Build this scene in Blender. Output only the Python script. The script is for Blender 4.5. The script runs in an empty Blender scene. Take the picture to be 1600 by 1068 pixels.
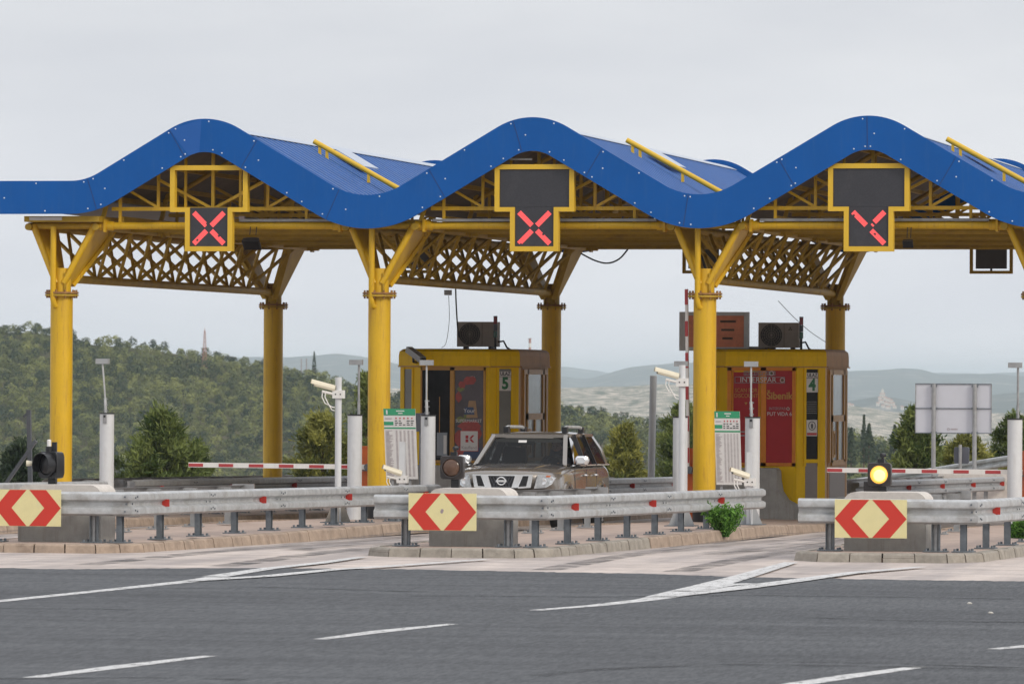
import bpy, bmesh, math, random
import numpy as np
from mathutils import Vector, Matrix
R = math.radians
rnd = random.Random(7)
C = bpy.context.scene.collection
SC = bpy.context.scene

# ------------------------------------------------------------------ camera, sky, sun, exposure
CAM = Vector((28.2317, -96.679, 2.38))
YAW, PITCH, ROLL, FPX = .2045, .00666, .0049, 8822.0      # a 200 mm lens, as measured from the photograph
_r = Vector((math.cos(YAW), math.sin(YAW), 0))
_f = Vector((-math.sin(YAW)*math.cos(PITCH), math.cos(YAW)*math.cos(PITCH), math.sin(PITCH)))
_u = _r.cross(_f)
_rr = _r*math.cos(ROLL) + _u*math.sin(ROLL)
_uu = _u*math.cos(ROLL) - _r*math.sin(ROLL)
cd = bpy.data.cameras.new('camera'); cam = bpy.data.objects.new('camera', cd); C.objects.link(cam)
cam.matrix_world = Matrix(((_rr.x,_uu.x,-_f.x,CAM.x),(_rr.y,_uu.y,-_f.y,CAM.y),(_rr.z,_uu.z,-_f.z,CAM.z),(0,0,0,1)))
cd.sensor_width = 36; cd.lens = FPX/1600*36; cd.clip_start = 1; cd.clip_end = 40000
cd.dof.use_dof = True; cd.dof.focus_distance = 88; cd.dof.aperture_fstop = 9
SC.camera = cam

SUN_EL, SUN_AZ = R(30), R(122)          # azimuth from +Y towards +X
W = bpy.data.worlds.new('World'); SC.world = W; W.use_nodes = True
wn, wl = W.node_tree.nodes, W.node_tree.links
bg = wn['Background']; bg.inputs['Strength'].default_value = .1
sky = wn.new('ShaderNodeTexSky'); sky.sky_type = 'NISHITA'; sky.sun_disc = False
sky.sun_elevation = SUN_EL; sky.sun_rotation = SUN_AZ; sky.dust_density = 4; sky.air_density = 1.2
tc = wn.new('ShaderNodeTexCoord'); mp = wn.new('ShaderNodeMapping'); mp.inputs['Scale'].default_value = (1.6,1.6,7)
nz = wn.new('ShaderNodeTexNoise'); nz.inputs['Scale'].default_value = 5.5; nz.inputs['Detail'].default_value = 5; nz.inputs['Roughness'].default_value = .55
cr = wn.new('ShaderNodeValToRGB')
cr.color_ramp.elements[0].position = .32; cr.color_ramp.elements[0].color = (6.35,6.5,6.9,1)
cr.color_ramp.elements[1].position = .68; cr.color_ramp.elements[1].color = (7.3,7.4,7.65,1)
mx = wn.new('ShaderNodeMix'); mx.data_type = 'RGBA'; mx.inputs['Factor'].default_value = .93
wl.new(tc.outputs['Generated'], mp.inputs['Vector']); wl.new(mp.outputs['Vector'], nz.inputs['Vector'])
wl.new(nz.outputs['Fac'], cr.inputs['Fac']); wl.new(sky.outputs['Color'], mx.inputs['A']); wl.new(cr.outputs['Color'], mx.inputs['B'])
sx = wn.new('ShaderNodeSeparateXYZ'); wl.new(tc.outputs['Generated'], sx.inputs[0])
hr_ = wn.new('ShaderNodeValToRGB'); hr_.color_ramp.elements[0].position = 0; hr_.color_ramp.elements[0].color = (1.12,1.14,1.17,1); hr_.color_ramp.elements[1].position = .06; hr_.color_ramp.elements[1].color = (1.04,1.05,1.06,1)
_e = hr_.color_ramp.elements.new(.16); _e.color = (1.06,1.06,1.06,1)
_e = hr_.color_ramp.elements.new(.7); _e.color = (1.5,1.5,1.5,1)
hm = wn.new('ShaderNodeMix'); hm.data_type = 'RGBA'; hm.blend_type = 'MULTIPLY'; hm.inputs['Factor'].default_value = 1
wl.new(sx.outputs['Z'], hr_.inputs['Fac']); wl.new(mx.outputs['Result'], hm.inputs['A']); wl.new(hr_.outputs['Color'], hm.inputs['B']); wl.new(hm.outputs['Result'], bg.inputs['Color'])
sd = bpy.data.lights.new('sun', 'SUN'); sd.energy = 1.5; sd.angle = R(14); sd.color = (1,.92,.8)
sun = bpy.data.objects.new('sun', sd); C.objects.link(sun)
sdir = Vector((math.sin(SUN_AZ)*math.cos(SUN_EL), math.cos(SUN_AZ)*math.cos(SUN_EL), math.sin(SUN_EL)))
sun.rotation_euler = sdir.to_track_quat('Z', 'Y').to_euler(); sun.location = (60,-60,60)
SC.view_settings.view_transform = 'Standard'; SC.view_settings.look = 'None'
SC.view_settings.gamma = 1; SC.view_settings.exposure = .12; SC.view_settings.use_curve_mapping = False
SC.cycles.use_denoising = True; SC.cycles.max_bounces = 8; SC.cycles.transparent_max_bounces = 16
SC.cycles.volume_bounces = 4; SC.cycles.sample_clamp_indirect = 4

# ------------------------------------------------------------------ survey helpers: where a photo pixel meets a plane of the place
def ray(px, py):
    x, y = px-800, py-534
    a = math.cos(ROLL)*x + math.sin(ROLL)*y; b = -math.sin(ROLL)*x + math.cos(ROLL)*y
    return _f + _r*(a/FPX) - _u*(b/FPX)
def at(px, py, Y): d = ray(px, py); return CAM + d*((Y-CAM.y)/d.y)
def gz(Y): return float(np.interp(Y, [-22,-7,0,7,45], [0,-.06,-.21,-.33,-.77]))   # the lanes fall away from us
def rz(Y): return -.0115*(min(max(Y,-22),45)+22)                                    # and the rails a little more evenly
KH = .118
def gr(px, py, up=0):
    z = up
    for _ in range(12):
        d = ray(px, py); p = CAM + d*((z-CAM.z)/d.z); z = gz(p.y)+up
    return p
def far(px, D, py=None, z=None):
    d = ray(px, 592 if py is None else py); h = math.hypot(d.x, d.y); p = CAM + d*(D/h)
    return Vector((p.x, p.y, p.z if z is None else z))

# ------------------------------------------------------------------ materials
def mat(name, col, rough=.6, metal=0., var=.12, scale=6., bump=0., bscale=60., stain=None, streak=False, spec=.5, coat=0., stain_amt=.5, stretch=None):
    m = bpy.data.materials.new(name); m.use_nodes = True
    n, l = m.node_tree.nodes, m.node_tree.links
    b = n['Principled BSDF']
    b.inputs['Roughness'].default_value = rough; b.inputs['Metallic'].default_value = metal
    b.inputs['Specular IOR Level'].default_value = spec; b.inputs['Coat Weight'].default_value = coat; b.inputs['Coat Roughness'].default_value = .08
    g = n.new('ShaderNodeTexCoord'); mpn = n.new('ShaderNodeMapping'); l.new(g.outputs['Object'], mpn.inputs['Vector'])
    if stretch: mpn.inputs['Scale'].default_value = stretch
    t = n.new('ShaderNodeTexNoise'); t.inputs['Scale'].default_value = scale; t.inputs['Detail'].default_value = 6; t.inputs['Roughness'].default_value = .65
    l.new(mpn.outputs['Vector'], t.inputs['Vector'])
    r = n.new('ShaderNodeValToRGB'); c = Vector(col)
    r.color_ramp.elements[0].position = .3; r.color_ramp.elements[0].color = (*(c*(1-var)), 1)
    r.color_ramp.elements[1].position = .7; r.color_ramp.elements[1].color = (*[min(1,v*(1+var)) for v in c], 1)
    l.new(t.outputs['Fac'], r.inputs['Fac']); out = r.outputs['Color']
    if stain:
        m2 = n.new('ShaderNodeMapping'); l.new(g.outputs['Object'], m2.inputs['Vector'])
        m2.inputs['Scale'].default_value = (9,9,.9) if streak else (1.3,1.3,1.3)
        s = n.new('ShaderNodeTexNoise'); s.inputs['Scale'].default_value = 1.7; s.inputs['Detail'].default_value = 8; s.inputs['Roughness'].default_value = .7
        l.new(m2.outputs['Vector'], s.inputs['Vector'])
        rr = n.new('ShaderNodeValToRGB'); rr.color_ramp.elements[0].position = .52; rr.color_ramp.elements[0].color = (0,0,0,1)
        rr.color_ramp.elements[1].position = .74; rr.color_ramp.elements[1].color = (stain_amt,)*3 + (1,)
        l.new(s.outputs['Fac'], rr.inputs['Fac'])
        mxx = n.new('ShaderNodeMix'); mxx.data_type = 'RGBA'; l.new(rr.outputs['Color'], mxx.inputs['Factor'])
        l.new(out, mxx.inputs['A']); mxx.inputs['B'].default_value = (*stain, 1); out = mxx.outputs['Result']
    l.new(out, b.inputs['Base Color'])
    if bump:
        t2 = n.new('ShaderNodeTexNoise'); t2.inputs['Scale'].default_value = bscale; t2.inputs['Detail'].default_value = 4
        l.new(mpn.outputs['Vector'], t2.inputs['Vector'])
        bp = n.new('ShaderNodeBump'); bp.inputs['Strength'].default_value = bump; bp.inputs['Distance'].default_value = .02
        l.new(t2.outputs['Fac'], bp.inputs['Height']); l.new(bp.outputs['Normal'], b.inputs['Normal'])
    return m
def emit(name, col, s, base=(.02,.02,.02)):
    m = mat(name, base, .3); b = m.node_tree.nodes['Principled BSDF']
    b.inputs['Emission Color'].default_value = (*col, 1); b.inputs['Emission Strength'].default_value = s; return m
def glass(name, tint, opacity, rough=.03):
    m = bpy.data.materials.new(name); m.use_nodes = True; n, l = m.node_tree.nodes, m.node_tree.links
    n.remove(n['Principled BSDF'])
    tr = n.new('ShaderNodeBsdfTransparent'); tr.inputs['Color'].default_value = (*tint, 1)
    di = n.new('ShaderNodeBsdfDiffuse'); di.inputs['Color'].default_value = (.02,.02,.022,1)
    gl = n.new('ShaderNodeBsdfGlossy'); gl.inputs['Roughness'].default_value = rough
    fr = n.new('ShaderNodeFresnel'); fr.inputs['IOR'].default_value = 1.16
    a = n.new('ShaderNodeMixShader'); a.inputs['Fac'].default_value = opacity
    l.new(tr.outputs[0], a.inputs[1]); l.new(di.outputs[0], a.inputs[2])
    c = n.new('ShaderNodeMixShader'); l.new(fr.outputs[0], c.inputs['Fac']); l.new(a.outputs[0], c.inputs[1]); l.new(gl.outputs[0], c.inputs[2])
    l.new(c.outputs[0], n['Material Output'].inputs['Surface']); return m

M = {}
M['blue'] = mat('blue painted sheet', (.004,.088,.335), .5, var=.06, scale=1.2, stain=(.03,.11,.31), stain_amt=.45, spec=.22, streak=True, bump=.10, bscale=1.6)
M['blue_bright'] = mat('newer blue sheet', (.005,.094,.37), .48, var=.05, scale=1.2)
M['roofblue'] = mat('blue trapezoid roof sheet', (.018,.098,.32), .45, var=.12, scale=2.5, stain=(.05,.15,.36), streak=False, stain_amt=.5, coat=.12)
M['roofcap'] = mat('pale weathered ridge sheet', (.42,.47,.55), .35, var=.1)
M['seam'] = mat('dark sheet joint', (.012,.045,.17), .6)
M['bolt'] = mat('bright bolt head', (.75,.78,.82), .35, .3)
M['lining'] = mat('brown grey roof underside', (.13,.105,.085), .8, var=.2, scale=2, stain=(.06,.045,.035))
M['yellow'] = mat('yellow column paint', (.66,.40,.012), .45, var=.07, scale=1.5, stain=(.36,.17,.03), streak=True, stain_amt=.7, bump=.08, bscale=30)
M['yellow_shaded_dirty'] = mat('shaded dirty yellow steel', (.45,.285,.02), .55, var=.16, scale=4, stain=(.22,.10,.03), stain_amt=.6)  # dirt, plus a darker base colour painting the shade under the canopy
M['yellow_sign'] = mat('yellow sign frame paint', (.68,.43,.03), .45, var=.06, scale=3)
M['rust'] = mat('rusty yellow flange', (.30,.15,.05), .75, var=.3, scale=14, bump=.2)
M['galv'] = mat('galvanised steel', (.47,.48,.485), .5, .3, var=.2, scale=6, stain=(.25,.22,.19), stain_amt=.75, bump=.06)
M['galv2'] = mat('dull galvanised steel', (.30,.305,.31), .6, .25, var=.2, scale=7, stain=(.20,.17,.14), stain_amt=.6)
M['galvdark'] = mat('dark galvanised steel', (.15,.17,.19), .5, .4, var=.2, scale=12)
M['steelwhite'] = mat('white grey tube paint', (.60,.61,.62), .45, var=.06, scale=5, stain=(.4,.37,.33), streak=True, stain_amt=.4)
M['white'] = mat('white paint', (.76,.74,.71), .45, var=.05, scale=4, stain=(.5,.45,.4), streak=True, stain_amt=.3)
M['cream'] = mat('cream plastic', (.66,.60,.46), .4, var=.05)
M['black'] = mat('black plastic', (.014,.014,.016), .35, var=.2, scale=5)
M['lampgrey'] = mat('black brown lamp housing', (.035,.028,.027), .4, var=.2)
M['rubber'] = mat('black rubber', (.02,.02,.02), .8, var=.2)
M['grey'] = mat('dark grey enclosure', (.085,.09,.11), .5, var=.1)
M['panelgrey'] = mat('grey sheet panel', (.34,.35,.36), .5, .1, var=.07, scale=3, stain=(.26,.24,.22), streak=True, stain_amt=.4)
M['signback'] = mat('bare aluminium sign back', (.60,.61,.66), .38, .25, var=.04, scale=2)
M['concrete'] = mat('grey concrete', (.33,.32,.30), .9, var=.13, scale=5, stain=(.19,.15,.12), streak=True, bump=.15)
M['capwhite'] = mat('weathered pale concrete cap', (.58,.54,.50), .9, var=.12, scale=8, bump=.15)
M['kerb'] = mat('pinkish kerb stone', (.34,.26,.20), .9, var=.28, scale=5, stain=(.18,.12,.085), stain_amt=.7, bump=.4, bscale=25)
M['kerbgrey'] = mat('greyish concrete kerb', (.30,.27,.23), .9, var=.25, scale=6, stain=(.17,.14,.11), stain_amt=.6, bump=.3, bscale=30)
M['joint'] = mat('dark kerb joint', (.09,.065,.05), .95)
M['island'] = mat('island paving', (.43,.33,.275), .92, var=.16, scale=3, stain=(.30,.22,.18), stain_amt=.5, bump=.2, bscale=40)
M['red'] = mat('red reflective sheeting', (.55,.035,.02), .4, var=.04, scale=3)
M['boardyellow'] = mat('pale yellow reflective sheeting', (.70,.63,.33), .42, var=.05, scale=6, stain=(.6,.58,.42), stain_amt=.4)
M['redstripe'] = mat('red barrier stripe', (.42,.05,.055), .5, var=.1)
M['reflector'] = mat('red guard rail reflector', (.42,.03,.02), .3, var=.15, scale=20)
M['orange'] = mat('orange barrier cabinet', (.62,.13,.02), .5, var=.12, scale=4, stain=(.35,.08,.03), streak=True)
M['ledpanel'] = mat('dark led panel', (.035,.035,.042), .45, var=.25, scale=40, stain=(.075,.072,.075), stain_amt=.5)
M['led'] = emit('lit red led bar', (1,.10,.10), .9, (.35,.05,.05))
M['lamp'] = emit('lit yellow lamp', (1,.52,.07), 1.0, (.6,.4,.1))
M['lampcore'] = emit('lit yellow lamp core', (1,.80,.30), 1.25, (.6,.5,.2))
M['amberoff'] = mat('unlit amber lens', (.11,.06,.04), .18, var=.3, scale=12)
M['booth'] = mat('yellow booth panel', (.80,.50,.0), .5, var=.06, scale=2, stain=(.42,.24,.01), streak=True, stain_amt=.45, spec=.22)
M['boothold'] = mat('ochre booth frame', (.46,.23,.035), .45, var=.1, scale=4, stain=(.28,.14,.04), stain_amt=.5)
M['boothbrown'] = mat('bronze lane side panel', (.42,.225,.09), .55, var=.12, scale=3, stain=(.24,.14,.07), streak=True, spec=.15)  # lane-side panels coloured browner than the yellow front
M['orangeframe'] = mat('orange poster frame', (.66,.23,.03), .55, var=.1, spec=.25)
M['boothbase'] = mat('taupe booth base panel', (.235,.20,.185), .5, var=.06)
M['darkpane'] = mat('dark glass and shaded room', (.014,.013,.014), .3, var=.5, scale=3, spec=.15)  # dark glass; also painted as the unlit room of booth five
M['greyglass'] = mat('milky booth glass', (.26,.28,.31), .16, var=.12, scale=2, stain=(.16,.17,.18))
M['blind'] = mat('grey window film', (.17,.165,.15), .35, var=.12, scale=5)
M['posterred'] = mat('crimson poster', (.40,.03,.035), .5, var=.08, scale=3, spec=.2)
M['posterdark'] = mat('dark food poster', (.085,.07,.078), .35, var=.35, scale=4)
M['tomato'] = mat('printed red fruit', (.33,.045,.035), .35, var=.3, scale=10)
M['leafprint'] = mat('printed green leaves', (.17,.19,.05), .4, var=.4, scale=12)
M['bag'] = mat('printed paper bag', (.36,.22,.11), .5, var=.15)
M['printblue'] = mat('printed blue label', (.035,.06,.14), .4)
M['printwhite'] = mat('printed white', (.62,.60,.58), .5, var=.05)
M['printgrey'] = mat('faded grey print', (.33,.27,.28), .5)
M['printyellow'] = mat('faded yellow print', (.50,.27,.05), .5)
M['printred'] = mat('printed red', (.45,.025,.03), .5)
M['printgreen'] = mat('printed dark green', (.02,.15,.055), .5)
M['boardgreen'] = mat('green price board header', (.03,.27,.13), .5, var=.06)
M['printblack'] = mat('printed dark text', (.07,.07,.075), .6)
M['ac'] = mat('dusty metal cooler case', (.33,.275,.235), .6, var=.12, scale=4, stain=(.20,.15,.12))
M['acdark'] = mat('dark fan grille', (.03,.027,.025), .6)
M['roofgrey'] = mat('booth roof flashing', (.14,.10,.055), .6, var=.2)
M['lightgreen'] = mat('green beacon', (.02,.09,.06), .25)
M['lightred'] = mat('red beacon', (.20,.015,.02), .25)
M['signred'] = mat('faded brick red sign face', (.80,.27,.14), .55, var=.15, scale=5, stain=(.22,.10,.07), stain_amt=.6)
M['cable'] = mat('black cable', (.015,.015,.015), .6)
M['carpaint'] = mat('bronze metallic car paint', (.235,.21,.185), .24, .45, var=.04, scale=3, coat=.9)
M['chrome'] = mat('chrome', (.82,.83,.84), .16, .6, var=.02)
M['headglass'] = mat('clear headlight', (.62,.64,.66), .12, .55, var=.25, scale=16)
M['trim'] = mat('dark interior trim', (.025,.023,.022), .7)
M['carglass'] = glass('tinted car glass', (.5,.53,.52), .28)
M['sideglass'] = glass('dark tinted side glass', (.2,.2,.2), .8)
M['skin'] = mat('skin', (.42,.22,.15), .55, var=.06)
M['hair'] = mat('short dark hair', (.035,.025,.02), .7)
M['shirt'] = mat('dark shirt', (.05,.055,.075), .8)
M['trunk'] = mat('pine bark', (.11,.075,.05), .9, var=.3, bump=.4)
M['pylon'] = mat('faded red lattice paint', (.42,.22,.18), .7)
M['house'] = mat('pale house render', (.62,.55,.48), .85, var=.1)
M['tile'] = mat('terracotta tiles', (.40,.20,.13), .85, var=.2)
M['galvpost'] = mat('dark fence steel', (.09,.095,.105), .5, .4, var=.2)
M['stone'] = mat('white pebble', (.6,.57,.52), .9)

def leafmat(name, dark, light, ttrans=.25):
    m = bpy.data.materials.new(name); m.use_nodes = True; n, l = m.node_tree.nodes, m.node_tree.links
    b = n['Principled BSDF']; b.inputs['Roughness'].default_value = .65; b.inputs['Specular IOR Level'].default_value = .25
    a = n.new('ShaderNodeAttribute'); a.attribute_name = 'tint'
    r = n.new('ShaderNodeValToRGB'); r.color_ramp.elements[0].color = (*dark,1); r.color_ramp.elements[1].color = (*light,1)
    e = r.color_ramp.elements.new(.5); e.color = (*[(p+q)/2 for p,q in zip(dark,light)],1)
    l.new(a.outputs['Fac'], r.inputs['Fac']); l.new(r.outputs['Color'], b.inputs['Base Color'])
    t = n.new('ShaderNodeBsdfTranslucent'); l.new(r.outputs['Color'], t.inputs['Color'])
    x = n.new('ShaderNodeMixShader'); x.inputs['Fac'].default_value = ttrans
    l.new(b.outputs[0], x.inputs[1]); l.new(t.outputs[0], x.inputs[2]); l.new(x.outputs[0], n['Material Output'].inputs['Surface'])
    return m
M['woodleaf'] = leafmat('mixed wood foliage', (.020,.042,.018), (.245,.262,.072), .10)
M['pineleaf'] = leafmat('pine needles', (.04,.075,.016), (.26,.30,.085))
M['pineolive'] = leafmat('olive pine needles', (.07,.09,.018), (.38,.36,.085))
M['weedleaf'] = leafmat('fresh weed leaves', (.05,.14,.02), (.20,.40,.07))
M['cypress'] = leafmat('dark cypress foliage', (.02,.038,.022), (.06,.085,.04))

def ground_mats():
    m = bpy.data.materials.new('worn asphalt'); m.use_nodes = True; n, l = m.node_tree.nodes, m.node_tree.links; b = n['Principled BSDF']
    b.inputs['Roughness'].default_value = .82; b.inputs['Specular IOR Level'].default_value = .3
    g = n.new('ShaderNodeTexCoord')
    def noise(s, sc=(1,1,1), d=6, ro=.6):
        mm = n.new('ShaderNodeMapping'); mm.inputs['Scale'].default_value = sc; l.new(g.outputs['Object'], mm.inputs['Vector'])
        t = n.new('ShaderNodeTexNoise'); t.inputs['Scale'].default_value = s; t.inputs['Detail'].default_value = d; t.inputs['Roughness'].default_value = ro
        l.new(mm.outputs['Vector'], t.inputs['Vector']); return t.outputs['Fac']
    def ramp(f, p0, c0, p1, c1):
        r = n.new('ShaderNodeValToRGB'); r.color_ramp.elements[0].position = p0; r.color_ramp.elements[0].color = (*c0,1)
        r.color_ramp.elements[1].position = p1; r.color_ramp.elements[1].color = (*c1,1); l.new(f, r.inputs['Fac']); return r.outputs['Color']
    def mul(a, c, f=1.):
        k = n.new('ShaderNodeMix'); k.data_type = 'RGBA'; k.blend_type = 'MULTIPLY'; k.inputs['Factor'].default_value = f
        l.new(a, k.inputs['A']); l.new(c, k.inputs['B']); return k.outputs['Result']
    c = ramp(noise(34, (1,.10,1), 3, .85), .36, (.060,.064,.070), .64, (.130,.135,.143))
    c = mul(c, ramp(noise(.35, (.35,1,1)), .3, (.76,.76,.77), .7, (1.14,1.14,1.13)))
    c = mul(c, ramp(noise(2.6, (1,.22,1), 5, .55), .64, (1,1,1), .74, (.72,.72,.72)))
    c = mul(c, ramp(noise(1.1, (.12,1.6,1), 5), .35, (.82,.82,.83), .62, (1.06,1.06,1.06)))
    c = mul(c, ramp(noise(60, (1,.15,1), 2, .9), .64, (1,1,1), .76, (1.8,1.75,1.7)))
    l.new(c, b.inputs['Base Color'])
    t2 = noise(90, d=3); bp = n.new('ShaderNodeBump'); bp.inputs['Strength'].default_value = .5; bp.inputs['Distance'].default_value = .01
    l.new(t2, bp.inputs['Height']); l.new(bp.outputs['Normal'], b.inputs['Normal'])
    M['asphalt'] = m
    m = bpy.data.materials.new('pale lane concrete'); m.use_nodes = True; n, l = m.node_tree.nodes, m.node_tree.links; b = n['Principled BSDF']
    b.inputs['Roughness'].default_value = .85; g = n.new('ShaderNodeTexCoord')
    c = ramp(noise(3.5, (1,1,1), 7, .7), .3, (.52,.445,.395), .7, (.65,.57,.52))
    c = mul(c, ramp(noise(.55, (1.8,.30,1), 6, .6), .40, (.70,.71,.74), .62, (1.03,1.03,1.03)))   # tyre polish runs along the lanes
    c = mul(c, ramp(noise(.8, (.35,2.2,1), 5, .65), .38, (.78,.77,.77), .60, (1.02,1.02,1.02)))
    c = mul(c, ramp(noise(9, (1,1,1), 4, .75), .30, (.72,.66,.62), .42, (1,1,1)))
    l.new(c, b.inputs['Base Color'])
    M['lane'] = m
    m = bpy.data.materials.new('worn road paint'); m.use_nodes = True; n, l = m.node_tree.nodes, m.node_tree.links; b = n['Principled BSDF']
    b.inputs['Roughness'].default_value = .7; g = n.new('ShaderNodeTexCoord')
    l.new(mul(ramp(noise(5, d=7, ro=.75), .30, (.36,.357,.353), .56, (.68,.676,.67)), ramp(noise(60, d=3, ro=.8), .3, (.7,.7,.7), .5, (1,1,1))), b.inputs['Base Color'])
    hp = ramp(noise(16, (1,.35,1), 8, .8), .395, (0,0,0), .45, (1,1,1)); l.new(hp, b.inputs['Alpha'])
    M['paint'] = m
    def scrub(name, a, c, p, q, s1, s2, lim=(.5,.62)):
        nonlocal n, l, g
        m = bpy.data.materials.new(name); m.use_nodes = True; n, l = m.node_tree.nodes, m.node_tree.links; b = n['Principled BSDF']
        b.inputs['Roughness'].default_value = .95; b.inputs['Specular IOR Level'].default_value = .1; g = n.new('ShaderNodeTexCoord')
        c1 = ramp(noise(s1, d=8, ro=.7), .35, a, .65, c); c2 = ramp(noise(s1*3, d=6, ro=.7), .3, p, .7, q)
        f = ramp(noise(s2, (1,1,4), 9, .72), lim[0], (0,0,0), lim[1], (1,1,1))
        k = n.new('ShaderNodeMix'); k.data_type = 'RGBA'; l.new(f, k.inputs['Factor']); l.new(c1, k.inputs['A']); l.new(c2, k.inputs['B'])
        l.new(k.outputs['Result'], b.inputs['Base Color']); M[name] = m
    scrub('grassland', (.04,.05,.02), (.09,.09,.04), (.14,.11,.07), (.2,.16,.11), .02, .008)
    scrub('scrubland', (.035,.055,.03), (.075,.09,.045), (.46,.38,.30), (.66,.57,.48), .16, .075, (.44,.58))
    scrub('mountainside', (.045,.06,.06), (.08,.095,.085), (.30,.27,.24), (.44,.39,.33), .05, .012, (.54,.70))
    scrub('bank', (.30,.20,.15), (.42,.30,.24), (.10,.11,.04), (.18,.17,.07), 1.2, .5, (.5,.6))
ground_mats()

# ------------------------------------------------------------------ mesh builder
class MB:
    def __init__(s): s.v, s.f, s.m, s.mats = [], [], [], []
    def mi(s, m):
        m = M[m] if isinstance(m, str) else m
        if m not in s.mats: s.mats.append(m)
        return s.mats.index(m)
    def add(s, vs, fs, m):
        k = len(s.v); i = s.mi(m); s.v += [tuple(v) for v in vs]
        for f in fs: s.f.append(tuple(k+j for j in f)); s.m.append(i)
        return s
    def box(s, lo, hi, m):
        (a,b,c),(d,e,f) = lo, hi
        return s.add([(a,b,c),(d,b,c),(d,e,c),(a,e,c),(a,b,f),(d,b,f),(d,e,f),(a,e,f)],
                     [(3,2,1,0),(4,5,6,7),(0,1,5,4),(1,2,6,5),(2,3,7,6),(3,0,4,7)], m)
    def cbox(s, c, d, m): return s.box([c[i]-d[i]/2 for i in range(3)], [c[i]+d[i]/2 for i in range(3)], m)
    def bar(s, p, q, w, h, m, up=(0,0,1)):
        p, q = Vector(p), Vector(q); d = (q-p).normalized(); up = Vector(up)
        if abs(d.dot(up)) > .98: up = Vector((0,1,0))
        x = d.cross(up).normalized()*(w/2); y = x.cross(d).normalized()*(h/2)
        vs = [a+b*x+c*y for a in (p,q) for b,c in ((-1,-1),(1,-1),(1,1),(-1,1))]
        return s.add(vs, [(3,2,1,0),(4,5,6,7),(0,1,5,4),(1,2,6,5),(2,3,7,6),(3,0,4,7)], m)
    def tube(s, pts, r, m, n=12, cap=True):
        pts = [Vector(p) for p in pts]; rs = r if isinstance(r, (list,tuple)) else [r]*len(pts)
        vs, prev = [], None
        for i, p in enumerate(pts):
            d = (pts[min(i+1,len(pts)-1)] - pts[max(i-1,0)]).normalized()
            if prev is None:
                a = Vector((0,0,1)) if abs(d.z) < .9 else Vector((1,0,0)); x = d.cross(a).normalized()
            else: x = (prev - d*prev.dot(d)).normalized()
            prev = x; y = d.cross(x)
            vs += [p + rs[i]*(math.cos(2*math.pi*k/n)*x + math.sin(2*math.pi*k/n)*y) for k in range(n)]
        fs = []
        for i in range(len(pts)-1):
            for k in range(n): fs.append((i*n+k, i*n+(k+1)%n, (i+1)*n+(k+1)%n, (i+1)*n+k))
        if cap: fs += [tuple(range(n))[::-1], tuple((len(pts)-1)*n+k for k in range(n))]
        return s.add(vs, fs, m)
    def loft(s, rings, m, closed=True, caps=True):
        n = len(rings[0]); vs = [v for r in rings for v in r]; fs = []
        for i in range(len(rings)-1):
            for k in range(n if closed else n-1): fs.append((i*n+k, i*n+(k+1)%n, (i+1)*n+(k+1)%n, (i+1)*n+k))
        if caps: fs += [tuple(range(n))[::-1], tuple((len(rings)-1)*n+k for k in range(n))]
        return s.add(vs, fs, m)
    def prism(s, poly, vec, m): return s.loft([[Vector(p) for p in poly], [Vector(p)+Vector(vec) for p in poly]], m)
    def sweep(s, prof, path, side, m):           # prof: closed (out, z); path: 3d points
        path = [Vector(p) for p in path]; rings = []
        for i, p in enumerate(path):
            ds = []
            if i: ds.append((path[i]-path[i-1]).normalized())
            if i < len(path)-1: ds.append((path[i+1]-path[i]).normalized())
            ns = [Vector((d.y,-d.x,0)).normalized()*side for d in ds]
            nn = sum(ns, Vector()).normalized(); nn /= max(.35, nn.dot(ns[0]))
            rings.append([p + nn*a + Vector((0,0,z)) for a, z in prof])
        return s.loft(rings, m)
    def build(s, name, parent=None, smooth=True, origin=None):
        me = bpy.data.meshes.new(name); o0 = Vector(origin) if origin else (parent_loc(parent) if parent else Vector())
        me.from_pydata([tuple(Vector(v)-o0) for v in s.v], [], s.f)
        for m in s.mats: me.materials.append(m)
        me.polygons.foreach_set('material_index', s.m)
        bm = bmesh.new(); bm.from_mesh(me); bmesh.ops.recalc_face_normals(bm, faces=bm.faces); bm.to_mesh(me); bm.free()
        if smooth:
            me.polygons.foreach_set('use_smooth', [True]*len(me.polygons)); me.set_sharp_from_angle(angle=R(34))
        o = bpy.data.objects.new(name, me); C.objects.link(o)
        if parent: o.parent = parent
        elif origin: o.location = o0
        return o
def parent_loc(p):
    v = Vector()
    while p: v += p.location; p = p.parent
    return v
def tag(o, label, cat, group=None, kind=None):
    if label: o['label'] = label
    if cat: o['category'] = cat
    if group: o['group'] = group
    if kind: o['kind'] = kind
    return o
def thing(name, label, cat, loc, group=None):
    o = bpy.data.objects.new(name, None); o.empty_display_size = .2; C.objects.link(o); o.location = loc
    return tag(o, label, cat, group)
def struct(o): o['kind'] = 'structure'; return o
def dup(root, delta, label=None):
    r = root.copy(); C.objects.link(r); r.location = root.location + Vector(delta)
    if label: r['label'] = label
    for ch in list(root.children):
        c = ch.copy(); C.objects.link(c); c.parent = r
        for g in list(ch.children):
            d = g.copy(); C.objects.link(d); d.parent = c
    return r
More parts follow.
